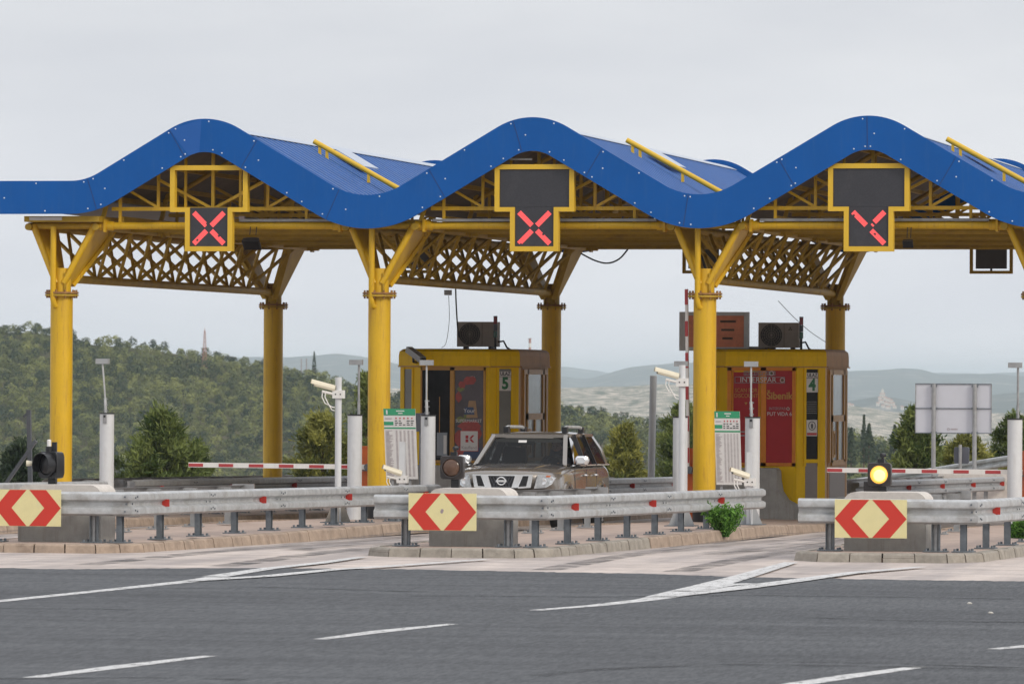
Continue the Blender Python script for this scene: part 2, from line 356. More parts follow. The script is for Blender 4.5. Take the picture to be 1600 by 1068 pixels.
def textpart(name, txt, size, center, m, parent, xdir=(1,0,0), zdir=(0,0,1), bold=0., ext=.0015, squash=1.):
    cu = bpy.data.curves.new('lettering', 'FONT'); cu.body = txt; cu.size = size; cu.align_x = 'CENTER'; cu.align_y = 'CENTER'
    cu.extrude = ext; cu.offset = bold
    t = bpy.data.objects.new('lettering', cu); C.objects.link(t)
    bpy.context.view_layer.update()
    me = bpy.data.meshes.new_from_object(t.evaluated_get(bpy.context.evaluated_depsgraph_get()))
    bpy.data.objects.remove(t); bpy.data.curves.remove(cu)
    x, z = Vector(xdir).normalized(), Vector(zdir).normalized(); nrm = x.cross(z)
    o0 = parent_loc(parent)
    for v in me.vertices:
        v.co = Vector(center) - o0 + x*v.co.x*squash + z*v.co.y + nrm*v.co.z
    me.materials.clear(); me.materials.append(M[m])
    o = bpy.data.objects.new(name, me); C.objects.link(o); o.parent = parent; return o
def disc(mb, c, r, nrm, th, m, n=24):
    c = Vector(c); nrm = Vector(nrm).normalized(); return mb.tube([c, c+nrm*th], r, m, n)

# ------------------------------------------------------------------ the setting: ground, lanes, asphalt, hills
def terrain():
    mb = MB(); n = 96; radii = [0,40,80,120,150,158,175,200,260,420,900,2500,6000,11000,17500]
    zs = [-1.2,-1.2,-1.2,-1.2,-1.2,-1.5,-3,-5.2,-8.5,-12.5,-30,-60,-90,-90,-90]
    rings = []
    for r_, z_ in zip(radii, zs):
        rings.append([Vector((CAM.x+r_*math.cos(2*math.pi*k/n), CAM.y+r_*math.sin(2*math.pi*k/n), z_+(rnd.uniform(-.15,.15) if r_ > 150 else 0))) for k in range(n)])
    mb.loft(rings[1:], 'grassland', caps=False); mb.add(rings[1], [tuple(range(n))], 'grassland')
    struct(mb.build('ground'))
terrain()
def slab(name, xs, ys, m, up=0., th=0.4):
    mb = MB(); vs, fs = [], []
    for y in ys:
        for x in xs: vs.append((x, y, gz(y)+up))
    nx = len(xs)
    for j in range(len(ys)-1):
        for i in range(nx-1): fs.append((j*nx+i, j*nx+i+1, (j+1)*nx+i+1, (j+1)*nx+i))
    mb.add(vs, fs, m)
    for x in (xs[0], xs[-1]):
        for j in range(len(ys)-1):
            mb.add([(x,ys[j],gz(ys[j])+up),(x,ys[j+1],gz(ys[j+1])+up),(x,ys[j+1],gz(ys[j+1])+up-th),(x,ys[j],gz(ys[j])+up-th)], [(0,1,2,3)], m)
    for y in (ys[0], ys[-1]):
        mb.add([(xs[0],y,gz(y)+up),(xs[-1],y,gz(y)+up),(xs[-1],y,gz(y)+up-th),(xs[0],y,gz(y)+up-th)], [(0,1,2,3)], m)
    return struct(mb.build(name, smooth=False))
slab('lane_pavement', [-45,-10,10,30,60], [-36,-22,0,20,45,52], 'lane')
def asphalt():
    mb = MB(); edge = [(-900,884),(-300,886),(0,888),(100,890),(250,888.5),(420,888),(520,889),(640,890),(800,893.5),(1000,897),(1200,903),(1400,906.5),(1600,909),(2000,915),(2500,922)]
    pts = []
    for (a,b),(c,d) in zip(edge, edge[1:]):
        k = max(2, int((c-a)/9))
        for i in range(k):
            t = i/k; p = gr(a+(c-a)*t, b+(d-b)*t); pts.append((p.x, p.y+rnd.uniform(-.10,.10), gz(p.y)+.012))
    near = [(p[0]*1.0-(p[1]+160)*.0, -160, .012) for p in pts]
    near[0] = (-60,-160,.012); near[-1] = (90,-160,.012)
    vs = pts+near; n = len(pts)
    mb.add(vs, [(i, i+1, n+i+1, n+i) for i in range(n-1)], 'asphalt'); return struct(mb.build('asphalt_road', smooth=False))
asphalt()
struct(MB().box((-60,-170,-.5),(95,-33.2,.004), 'asphalt').build('asphalt_base', smooth=False))

def paint(pts, up=.016):
    """one painted line: list of (px, py, half width in metres) along its middle, seen in the survey, laid on the ground"""
    mb = MB(); P = [(gr(a,b), w) for a,b,w in pts]; vs = []
    for i,(p,w) in enumerate(P):
        d = (P[min(i+1,len(P)-1)][0]-P[max(i-1,0)][0]); d.z = 0; d.normalize(); nn = Vector((d.y,-d.x,0))
        for s in (-1,1):
            q = p+nn*w*1.3*s; vs.append((q.x, q.y, gz(q.y)+up))
    mb.add(vs, [(2*i,2*i+1,2*i+3,2*i+2) for i in range(len(P)-1)], 'paint'); return struct(mb.build('road_marking', smooth=False))
paint([(-160,955,.08),(0,940.5,.08),(160,924,.08),(300,909,.10),(345,903,.14)])
paint([(335,902.5,.12),(420,889.5,.09),(500,881,.08),(566,871.5,.06)], .020)
paint([(300,909.5,.10),(420,902,.10),(520,892,.09),(600,887,.08),(760,875.5,.05)], .024)
paint([(836,955,.06),(930,947.5,.08),(1010,938.5,.10),(1060,930,.16)])
paint([(1030,934.5,.12),(1100,919,.15),(1160,902.5,.11),(1205,889,.09),(1236,880,.07)], .020)
paint([(1040,934,.12),(1160,920,.14),(1230,911,.12),(1330,897,.09),(1440,887.5,.05)], .024)
paint([(1075,926,.14),(1120,917,.16),(1180,914.5,.10)], .028)
paint([(500,1000.5,.05),(600,987.5,.09),(708,976.5,.05)])
paint([(48,1061,.06),(190,1043,.09),(328,1026.5,.05)])
paint([(1200,1078,.09),(1330,1058,.09),(1438,1043.5,.06)])
paint([(1552,1016,.05),(1640,1008,.09)])
tm = bpy.data.materials.new('faint tyre rubber'); tm.use_nodes = True; _n, _l = tm.node_tree.nodes, tm.node_tree.links
_n['Principled BSDF'].inputs['Base Color'].default_value = (.045,.047,.052,1); _n['Principled BSDF'].inputs['Roughness'].default_value = .7
_g = _n.new('ShaderNodeTexCoord'); _t = _n.new('ShaderNodeTexNoise'); _t.inputs['Scale'].default_value = 2.2; _t.inputs['Detail'].default_value = 6; _l.new(_g.outputs['Object'], _t.inputs['Vector'])
_c = _n.new('ShaderNodeValToRGB'); _c.color_ramp.elements[0].position = .35; _c.color_ramp.elements[0].color = (0,0,0,1); _c.color_ramp.elements[1].position = .8; _c.color_ramp.elements[1].color = (.95,.95,.95,1)
_l.new(_t.outputs['Fac'], _c.inputs['Fac']); _l.new(_c.outputs['Color'], _n['Principled BSDF'].inputs['Alpha']); M['rubbermark'] = tm
def tyre(pts, up=.016):
    mb = MB(); P = []
    for i in range(len(pts)-1):
        for q in range(8): t = q/8; P.append(gr(pts[i][0]+(pts[i+1][0]-pts[i][0])*t, pts[i][1]+(pts[i+1][1]-pts[i][1])*t))
    vs = []
    for i,p in enumerate(P):
        d = P[min(i+1,len(P)-1)]-P[max(i-1,0)]; d.normalize(); nn = Vector((d.y,-d.x,0))
        for s_ in (-1,1): q = p+nn*.11*s_; vs.append((q.x,q.y,gz(q.y)+up))
    mb.add(vs, [(2*i,2*i+1,2*i+3,2*i+2) for i in range(len(P)-1)], 'rubbermark'); struct(mb.build('tyre_mark', smooth=False))
for pts_ in ([(840,1058),(900,1050),(1000,1044),(1150,1040),(1330,1042),(1640,1049)], [(1120,1036),(1300,1037),(1480,1041),(1640,1047)], [(-40,952),(150,953),(330,957)], [(640,932),(900,934),(1180,931),(1640,938)], [(-40,1063),(200,1060),(420,1064)], [(1260,966),(1420,972),(1640,974)], [(180,921),(420,919),(700,927)]): tyre(pts_)
def lane_track(x, y0, y1, w):
    mb = MB(); n = 14; vs = []; ph = rnd.uniform(0,6)
    for i in range(n+1):
        y = y0+(y1-y0)*i/n; xx = x+.10*math.sin(i*.5+ph)
        for s_ in (-1,1): vs.append((xx+s_*w, y, gz(y)+.006))
    mb.add(vs, [(2*i,2*i+1,2*i+3,2*i+2) for i in range(n)], 'rubbermark'); struct(mb.build('tyre_mark', smooth=False))
for c_ in (3.45, 9.3, 15.1): 
    for dx_ in (-.85,.78): lane_track(c_+dx_, -27.5, 4, .19)
    lane_track(c_+rnd.uniform(-.2,.2), -20, 2, .22)
mb = MB()
for px, py in ((1515,945),(1548,960)):
    p = gr(px,py); mb.tube([p+Vector((-.028,0,.02)), p+Vector((-.012,.0,.022)), p+Vector((.012,.0,.022)), p+Vector((.028,0,.02))], [.004,.013,.011,.003], 'stone', 7)
tag(mb.build('loose_stones'), 'pale pebbles scattered on the dark asphalt', 'pebbles', kind='stuff')

COLX = [0, 5.8, 11.6, 17.4]
def island(i):
    cx = COLX[i]; z = KH
    ext = .0 if i != 1 else .1
    out = [(cx-.72,-22.55),(cx-.35,-22.95),(cx+1.40,-22.95),(cx+1.80+ext,-22.25),(cx+1.98+ext,-16),(cx+2.28,-7),(cx+2.15,0),(cx+1.9,10),(cx+1.9,42),(cx-.9,42),(cx-.9,0),(cx-.7,-10)]
    mb = MB(); n = len(out)
    cen = Vector((sum(p[0] for p in out)/n, 0))
    def inset(p, q, r, d):
        a = (Vector(q)-Vector(p)).normalized(); b = (Vector(r)-Vector(q)).normalized()
        na, nb = Vector((-a.y,a.x)), Vector((-b.y,b.x)); m_ = (na+nb).normalized(); return Vector(q)+m_*d/max(.4,m_.dot(na))
    pts = [(p[0],p[1]) for p in out]
    inn = [inset(pts[k-1], pts[k], pts[(k+1)%n], .05) for k in range(n)]
    inn2 = [inset(pts[k-1], pts[k], pts[(k+1)%n], .17) for k in range(n)]
    top = [(p.x,p.y,gz(p.y)+z) for p in inn2]
    mb.add(top, [tuple(range(n))], 'island')
    isl = mb.build('island_paving', smooth=False); struct(isl)
    kb = MB()
    for k in range(n):
        k2 = (k+1)%n; a, b = Vector(pts[k]), Vector(pts[k2]); L = (b-a).length; front = k in (0,1,2,3) or k == 11; cnt = max(1, round(L/(.5 if front else 1.15)))
        for j in range(cnt):
            t0, t1 = j/cnt, (j+1)/cnt; g = min(.018/L*1.0, .05)
            t0 += g/2; t1 -= g/2; jz = rnd.uniform(-.008,.006); jo = rnd.uniform(-.008,.008)
            def P(l0, l1, t, zz): q = l0.lerp(l1, t); return (q.x+jo*.5, q.y+jo, gz(q.y)+zz)
            A0, A1 = P(a,b,t0,-.06), P(a,b,t1,-.06)
            B0, B1 = P(a.lerp(inn[k],.62),b.lerp(inn[k2],.62),t0,KH-.018+jz), P(a.lerp(inn[k],.62),b.lerp(inn[k2],.62),t1,KH-.018+jz)
            C0, C1 = P(inn[k],inn[k2],t0,KH+.002+jz), P(inn[k],inn[k2],t1,KH+.002+jz)
            D0, D1 = P(inn2[k],inn2[k2],t0,KH+.006), P(inn2[k],inn2[k2],t1,KH+.006)
            E0, E1 = P(inn2[k],inn2[k2],t0,-.06), P(inn2[k],inn2[k2],t1,-.06)
            kb.loft([[A0,B0,C0,D0,E0],[A1,B1,C1,D1,E1]], 'kerbgrey' if (front and i >= 2) else 'kerb')
    ring = [inset(pts[k-1], pts[k], pts[(k+1)%n], .03) for k in range(n)]
    for k in range(n):
        k2 = (k+1)%n; p, q = ring[k], ring[k2]
        kb.add([(p.x,p.y,gz(p.y)-.05),(q.x,q.y,gz(q.y)-.05),(q.x,q.y,gz(q.y)+.06),(p.x,p.y,gz(p.y)+.06)], [(0,1,2,3)], 'joint')
    struct(kb.build('kerb', smooth=False))
for i in range(4): island(i)

def interp(tab, x):
    xs = [a for a,_ in tab]; ys = [b for _,b in tab]; return float(np.interp(x, xs, ys))
RIDGE = [(-900,470),(-100,492),(0,500),(60,500),(110,510),(130,518),(200,522),(320,538),(400,552),(500,570),(570,594),(620,604),(870,616),(950,630),(1060,650),(1320,658),(1420,672),(1600,692),(2500,700)]
def ridge_d(px): return interp([(-900,1400),(400,1350),(1000,1200),(1320,950),(1600,900),(2500,900)], px)
def wood_z(px, D):
    Dr = ridge_d(px); DB = Dr-170; zr = 2.38+(592-interp(RIDGE,px))/FPX*Dr-3.5; t = (D-DB)/(Dr-DB)
    if t <= 1: t = max(0,t); return -23 + (zr+23)*(t**.9) + 1.1*math.sin(px*.017+D*.05)*math.sin(px*.006+D*.021)*t*(1-t)*3
    return zr - (D-Dr)*.2
def surf(px, py):
    Dr = ridge_d(px); return min((Dr-170+k for k in range(171)), key=lambda d: abs(592-(wood_z(px,d)-2.38)*FPX/d-py))
def strip(name, m, pxs, Ds, zf):
    mb = MB(); vs = []; fs = []
    for D in Ds:
        for px in pxs: vs.append(far(px, D(px) if callable(D) else D, z=zf(px, D(px) if callable(D) else D)))
    n = len(pxs)
    for j in range(len(Ds)-1):
        for i in range(n-1): fs.append((j*n+i, j*n+i+1, (j+1)*n+i+1, (j+1)*n+i))
    mb.add(vs, fs, m); return struct(mb.build(name))
strip('wooded_hill', 'grassland', list(range(-900,2501,25)), [(lambda px, t=t: ridge_d(px)-170+170*t) for t in (-.1,0,.1,.2,.3,.4,.5,.6,.7,.8,.9,1)]+[(lambda px: ridge_d(px)+90)], wood_z)
def hill(name, m, prof, D0, D1, rough, seed, x0=-1200, x1=2800, step=6, base=-92):
    g = random.Random(seed); ph = [(g.uniform(.01,.16), g.uniform(0,6.28), g.uniform(.3,1)) for _ in range(14)]
    def zf(px, D):
        t = (D-D0)/(D1-D0); jag = sum(a*math.sin(f_*px+p_+D*.004*f_) for f_,p_,a in ph)/8
        zr = 2.38+(592-interp(prof,px)+jag*rough)/FPX*D1
        return base+(zr-base)*(t**1.0 if t <= 1 else max(0, 2-t)) + (jag*rough*.35*D/FPX*math.sin(t*9+px*.05) if 0 < t < 1 else 0)
    strip(name, m, list(range(x0,x1,step)), [D0+(D1-D0)*t for t in (0,.2,.4,.55,.65,.75,.82,.88,.94,1,1.6)], zf); return zf
hill('rocky_hill', 'scrubland', [(-1200,610),(500,606),(870,606),(940,602),(1060,598),(1200,602),(1300,625),(1400,640),(2800,640)], 3300, 5000, 2.2, 3)
VZ = hill('village_hill', 'mountainside', [(-1200,640),(1150,640),(1320,624),(1350,619),(1375,615),(1395,617),(1430,623),(1500,620),(1560,611),(1620,607),(2800,600)], 5200, 7000, 1.2, 5)
hill('mountain', 'mountainside', [(-1200,560),(450,559),(500,555),(530,553),(560,556),(590,562),(620,568),(700,575),(860,584),(900,590),(930,588),(960,578),(1000,569),(1030,567),(1060,565),(1120,560),(1200,566),(1320,577),(1350,575),(1390,574),(1412,571),(1440,573),(1470,581),(1500,580),(1540,579),(1600,583),(2800,570)], 7600, 11000, 1.8, 8)
hill('far_mountain', 'mountainside', [(-1200,570),(700,580),(850,573),(880,571),(920,576),(960,582),(1100,586),(1300,584),(1440,579),(1480,578),(1530,579),(1600,576),(2800,572)], 12500, 15500, 1.2, 9)
# haze: the pale air between here and the mountains
hz = bpy.data.materials.new('pale air'); hz.use_nodes = True; n_ = hz.node_tree.nodes; n_.remove(n_['Principled BSDF'])
pv = n_.new('ShaderNodeVolumePrincipled'); pv.inputs['Density'].default_value = .92e-4; pv.inputs['Color'].default_value = (.82,.93,1,1); pv.inputs['Anisotropy'].default_value = .15
hz.node_tree.links.new(pv.outputs[0], n_['Material Output'].inputs['Volume'])
M['haze'] = hz
hb = MB().box((CAM.x-18200,CAM.y-18200,-95),(CAM.x+18200,CAM.y+18200,46), 'haze').build('haze', smooth=False); hb['kind'] = 'stuff'; hb['label'] = 'pale summer haze over the hills'

def quads(name, cen, nrm, lx, ly, tint, m, parent=None, origin=(0,0,0), axis=None):
    """many small leaf faces as one mesh"""
    g = np.random.default_rng(len(cen)); n = len(cen)
    nrm = nrm/np.linalg.norm(nrm, axis=1)[:,None]
    a = g.normal(size=(n,3)); x = np.cross(nrm, a); x /= np.linalg.norm(x, axis=1)[:,None]
    if axis is not None:
        x = axis/np.linalg.norm(axis, axis=1)[:,None]; nrm = np.cross(x, np.cross(nrm, x)+1e-4*a); nrm /= np.linalg.norm(nrm, axis=1)[:,None]
    y = np.cross(nrm, x)
    x *= lx[:,None]; y *= ly[:,None]
    v = np.stack([cen-x-y*.25, cen+x*.2-y, cen+x+y*.25, cen-x*.2+y], 1).reshape(-1,3) - np.array(origin)
    me = bpy.data.meshes.new(name); me.vertices.add(4*n); me.vertices.foreach_set('co', v.astype(np.float32).ravel())
    me.loops.add(4*n); me.loops.foreach_set('vertex_index', np.arange(4*n, dtype=np.int32))
    me.polygons.add(n); me.polygons.foreach_set('loop_start', np.arange(0,4*n,4, dtype=np.int32))
    at_ = me.attributes.new('tint', 'FLOAT', 'POINT'); at_.data.foreach_set('value', np.repeat(tint,4).astype(np.float32))
    me.update(); me.validate(); me.materials.append(M[m])
    o = bpy.data.objects.new(name, me); C.objects.link(o)
    if parent: o.parent = parent
    return o
def wood():
    g = np.random.default_rng(4); cs, ns, ls, ts = [], [], [], []
    t_ = .02
    while t_ < 1.03:
        px = -240.
        while px < 1850:
            d0 = ridge_d(px)-170+170*t_; px += 2.8*FPX/d0*g.uniform(.6,1.4); d = d0+g.uniform(-2.4,2.4)
            if d > ridge_d(px)+4: continue
            if 700 < px < 860 or 1100 < px < 1290: continue
            big = g.uniform() < .15 and t_ < .9; hgt = g.uniform(2.0,3.5)*(1.3 if big else 1)*(.85 if t_ > .9 else 1); rad = hgt*g.uniform(.40,.56); kind = g.uniform()
            b = far(px, d, z=wood_z(px,d)-.3); base = g.normal(.52,.26)
            if kind < .28: base = g.uniform(-.1,.12); rad *= .8; hgt *= 1.12
            if kind > .97: base = 1.0
            k = 190
            u = g.normal(size=(k,3)); u /= np.linalg.norm(u,axis=1)[:,None]; u[:,2] = np.where(u[:,2] < -.5, -u[:,2], u[:,2])
            a1, a2 = g.uniform(0,6,2); lob = 1+.22*np.sin(u[:,0]*4.5+a1)*np.cos(u[:,2]*4+a2)+.12*np.sin(u[:,1]*9+a2)
            c = np.array([b.x,b.y,b.z+hgt*.56]) + u*(lob*g.uniform(.80,1.03,k))[:,None]*np.array([rad,rad,hgt*.46])
            cs.append(c); ns.append(u+np.array([0,0,.15])+g.normal(scale=.28,size=(k,3))); ls.append(g.uniform(.13,.27,k)*(hgt/4.0)**.5); ts.append(np.clip(base+.14*(lob-1)/.2+g.normal(scale=.06,size=k),0,1))
        t_ += 3.5/170
    c, n, l, t = np.concatenate(cs), np.concatenate(ns), np.concatenate(ls), np.concatenate(ts)
    o = quads('wood', c, n, l, l*.8, t, 'woodleaf'); print('wood faces', len(c))
    tag(o, 'dense green pine and maquis wood covering the hillside behind the toll plaza', 'wood', kind='stuff')
wood()

def ground_r(x, y):
    return interp([(0,-1.2),(150,-1.2),(158,-1.5),(175,-3),(200,-5.2),(260,-8.5),(420,-12)], math.hypot(x-CAM.x, y-CAM.y))
def pine(px, top, wpx, Y, label, m='pineleaf', seed=1, n_br=46, lean=0., shape=1., group='pines beyond the lanes', cat='tree', name='pine_tree', per=60):
    p = at(px, top, Y); D = (p-CAM).length; w = wpx*D/FPX; zb = ground_r(p.x, p.y)
    root = thing(name, label, cat, (p.x,p.y,zb), group); g = np.random.default_rng(seed); H = p.z-zb
    tr = MB(); tr.tube([(p.x,p.y,zb-.2),(p.x+lean*.3,p.y,zb+H*.45),(p.x+lean,p.y,zb+H*.96)], [.05*H**.6+.03,.035*H**.6+.02,.015], 'trunk', 8)
    cs, ns, lx, ts, ax_ = [], [], [], [], []
    lo = .08
    for k in range(n_br):
        t = lo+(1-lo)*(k+.5)/n_br; az = k*2.4+g.uniform(-.5,.5)
        prof_ = (math.sin(math.pi*min(1,(t**.8)*.86+.14)))**.8 if shape == 1 else (1-t)**.65*(.35+min(1,t*5)*.65)
        ln = w*.5*prof_*g.uniform(.6,1.12)+.08
        b0 = np.array([p.x+lean*t, p.y, zb+H*t*.94]); d = np.array([math.cos(az), math.sin(az), g.uniform(.15,.75)]); tip = b0+d*ln
        if k % 2 == 0: tr.tube([b0, b0+d*ln*.8], [.022,.008], 'trunk', 5)
        for q in range(3):
            s = [.98,.68,.4][q]*g.uniform(.9,1.05); cc = b0+d*ln*s; k2 = int(2.6*per*[1,.8,.6][q])
            off = g.normal(size=(k2,3))*np.array([.15,.15,.13])*(w*.42+.35)*.62
            cs.append(cc+off); ns.append(off*2+g.normal(scale=.6,size=(k2,3))+d*.25+np.array([0,0,.3])); ax_.append(off*1.2+d*.35+np.array([0,0,.3])+g.normal(scale=.4,size=(k2,3))); base = g.uniform(.1,.9)
            ts.append(np.clip(base+g.normal(scale=.14,size=k2),0,1)); lx.append(g.uniform(.05,.13,k2)*(.6+.2*w))
    tr.build('trunk', root)
    c = np.concatenate(cs); l = np.concatenate(lx)
    c[:,2] = np.maximum(c[:,2], zb+.05)
    quads('crown', c, np.concatenate(ns), l, l*.24, np.concatenate(ts), m, root, origin=(p.x,p.y,zb), axis=np.concatenate(ax_))
    return root
pine(250,634,135,78,'bushy green pine between the left yellow column pair', seed=3, n_br=60, lean=.05)
pine(312,682,62,80,'small bright green pine at the right foot of the bushy left pine', seed=4, n_br=26)
pine(505,640,120,80,'olive green pine behind the tall camera post by the left gate', 'pineolive', seed=5, n_br=48)
pine(573,568,70,84,'tall dark pine half hidden behind the second front column', seed=6, n_br=52)
pine(975,655,78,78,'bushy pine just right of the car roof rail', 'pineolive', seed=7, n_br=46)
pine(1068,618,100,86,'dark pine behind the bare grey pole and the raised gate arm', seed=8, n_br=54)
pine(1432,630,112,76,'pine with a thin spire left of the blank sign back', seed=9, n_br=60, shape=2, per=70)
pine(1510,676,118,80,'low broad pine under the blank sign back', 'pineolive', seed=10, n_br=44)
pine(1585,640,100,84,'dark round pine at the right edge of the photo', seed=11, n_br=54)
pine(34,686,100,70,'dark shrubby pine behind the steel fence posts at left', 'cypress', seed=12, n_br=44)
pine(1650,620,110,90,'tall pine beyond the right edge behind the white cylinder', seed=13, n_br=40)
for px, top, w, D, lab in ((491,549,6,ridge_d(491)-6,'lone thin cypress on the ridge right of the rear left column'),(1350,648,9,700,'pointed cypress tallest in the row right of booth four'),(1358,662,15,690,'broad dark cypress beside the tallest cypress right of booth four'),(1398,664,17,720,'dark rounded cypress left of the spired pine'),(1411,668,8,710,'slim cypress between the rounded cypress and the spired pine'),(1330,668,14,705,'cypress touching the corner of booth four')):
    top_p = far(px, D, top); zb = wood_z(px, D)-.2 if px < 1000 else far(px,D,730).z; H = top_p.z-zb; r0 = w*D/FPX/2
    root = thing('cypress_tree', lab, 'tree', (top_p.x,top_p.y,zb), 'cypresses in the distance'); g = np.random.default_rng(px)
    MB().tube([(top_p.x,top_p.y,zb-.2),(top_p.x,top_p.y,zb+H*.5)], .12, 'trunk', 6).build('trunk', root)
    k = 420; t = g.uniform(0.05,1,k)**.8; az = g.uniform(0,6.28,k); rr = r0*np.minimum(1,(1-t)*2.2+.06)*g.uniform(.75,1.15,k)
    c = np.stack([top_p.x+np.cos(az)*rr, top_p.y+np.sin(az)*rr, zb+t*H],1); nn = np.stack([np.cos(az),np.sin(az),np.full(k,.35)],1)+g.normal(scale=.4,size=(k,3))
    l = g.uniform(.18,.4,k)*(.4+r0*.35); quads('crown', c, nn, l, l*.8, g.uniform(0,1,k), 'cypress', root, origin=(top_p.x,top_p.y,zb))
def weeds(px, py, w, h, label, seed, n=300):
    p = gr(px,py); g = np.random.default_rng(seed); D = (p-CAM).length; w *= D/FPX; h *= D/FPX; z0 = gz(p.y)+.02
    root = thing('weed_bush', label, 'plant', (p.x,p.y,z0), 'weeds growing at the kerbs'); st = MB(); cs, ns, ts = [], [], []
    for k in range(52):
        a = g.uniform(0,6.28); tip = np.array([p.x+math.cos(a)*w*.5*g.uniform(.1,1), p.y+math.sin(a)*w*.5*g.uniform(.1,1), z0+h*g.uniform(.6,1)])
        b0 = np.array([p.x+g.normal()*.05,p.y+g.normal()*.05,z0]); mid = (b0+tip)/2+np.array([(tip-b0)[0]*.2,(tip-b0)[1]*.2,0])
        st.tube([b0,mid,tip], [.009,.007,.003], 'weedleaf', 5)
        for q in range(n//4):
            s = g.uniform(.3,1); c = (b0*(1-s)+tip*s)+g.normal(scale=.022,size=3); cs.append(c); ns.append(g.normal(size=3)); ts.append(g.uniform(0,1))
    st.build('stems', root); c = np.array(cs); l = g.uniform(.022,.045,len(c)); quads('leaves', c, np.array(ns), l, l*.30, np.array(ts), 'weedleaf', root, origin=(p.x,p.y,z0))
weeds(1130,840,68,52,'leafy green weed bush growing at the kerb before the price board', 21)
weeds(1592,852,40,38,'green weeds under the guard rail at the right edge', 22)

# ------------------------------------------------------------------ the toll canopy
PITCHX, PK0, ZPK, SL, RAD, TH = 5.88, 2.77, 6.935, R(30.6), 1.21, .585
def wave():
    """(x, z, nx, nz) along the roof line, from the flat left end to the last trough"""
    out = []
    s_, c_ = math.sin(SL), math.cos(SL)
    half = PITCHX/2; Ls = (1.345-2*RAD*(1-c_))/s_
    def bay(pk, left=True):
        pts = []
        if left:
            tx, tz = pk-half, ZPK-1.345+RAD
            for k in range(0,9):
                a = SL*k/8; pts.append((tx+RAD*math.sin(a), tz-RAD*math.cos(a), -math.sin(a), math.cos(a)))
        cx, cz = pk, ZPK-RAD
        for k in range(0,17):
            a = -SL+2*SL*k/16; pts.append((cx+RAD*math.sin(a), cz+RAD*math.cos(a), math.sin(a), math.cos(a)))
        tx, tz = pk+half, ZPK-1.345+RAD
        for k in range(0,9):
            a = SL*(8-k)/8; pts.append((tx-RAD*math.sin(a), tz-RAD*math.cos(a), math.sin(a), math.cos(a)))
        return pts
    zf = 5.85; x1 = PK0-RAD*s_; z1 = ZPK-RAD*(1-c_); xk = x1-(z1-zf)/math.tan(SL); rb = 1.0; tl = rb*math.tan(SL/2)
    out.append((-3.4, zf, 0, 1)); out.append((-1.6, zf, 0, 1))
    for k in range(0,7):
        a = SL*k/6; out.append((xk-tl+rb*math.sin(a), zf+rb-rb*math.cos(a), -math.sin(a), math.cos(a)))
    out += bay(PK0, False)
    for k in (1,2,3): out += bay(PK0+PITCHX*k)[1:]
    return out
WV = wave()
XE = WV[-1][0]
can = thing('toll_canopy', 'long toll plaza canopy with a wavy blue roof on thick yellow columns', 'canopy', (8.7, 0, gz(0)+KH))
YF, YR = -.62, 18.1
def roofz(x):
    return float(np.interp(x, [p[0] for p in WV], [p[1] for p in WV]))
def fascia(y0, y1, name, bolts=True, front=-1):
    mb = MB()
    rings = [[(x,y0,z),(x,y1,z),(x-nx*TH,y1,z-nz*TH),(x-nx*TH,y0,z-nz*TH)] for x,z,nx,nz in WV]
    mb.loft(rings, 'blue')
    if bolts:
        s = [0]
        for a,b in zip(WV, WV[1:]): s.append(s[-1]+math.hypot(b[0]-a[0], b[1]-a[1]))
        def P(d, t):
            x = np.interp(d,s,[p[0] for p in WV]); z = np.interp(d,s,[p[1] for p in WV]); nx = np.interp(d,s,[p[2] for p in WV]); nz = np.interp(d,s,[p[3] for p in WV])
            return Vector((x-nx*t, y0, z-nz*t))
        d = .6; k = 0
        while d < s[-1]-.3:
            a, b = P(d,.012), P(d,TH-.012)
            mb.bar(a-Vector((0,.001,0)), b-Vector((0,.001,0)), .012, .006, 'seam', up=(0,1,0))
            for dd, t in ((-.07,.05),(.07,.05),(-.07,TH-.06),(.07,TH-.06),(.75,.045),(.95,TH-.055),(-.45,TH-.06),(.2,.30)):
                if rnd.random() < .22: continue
                c = P(min(s[-1]-.05,max(.05,d+dd+rnd.uniform(-.04,.04))), t); disc(mb, c, .013, (0,-1,0), .008, 'bolt', 8)
            if k == 3:
                q = [P(d,.006), P(d+.62,.006), P(d+.50,TH-.006), P(d+.12,TH-.006)]
                mb.prism([v-Vector((0,.002,0)) for v in q], (0,.003,0), 'blue_bright')
            d += 1.72; k += 1
    return mb.build(name, can)
fascia(YF, YF+.05, 'front_fascia')
fascia(YR-.05, YR, 'rear_fascia', False)
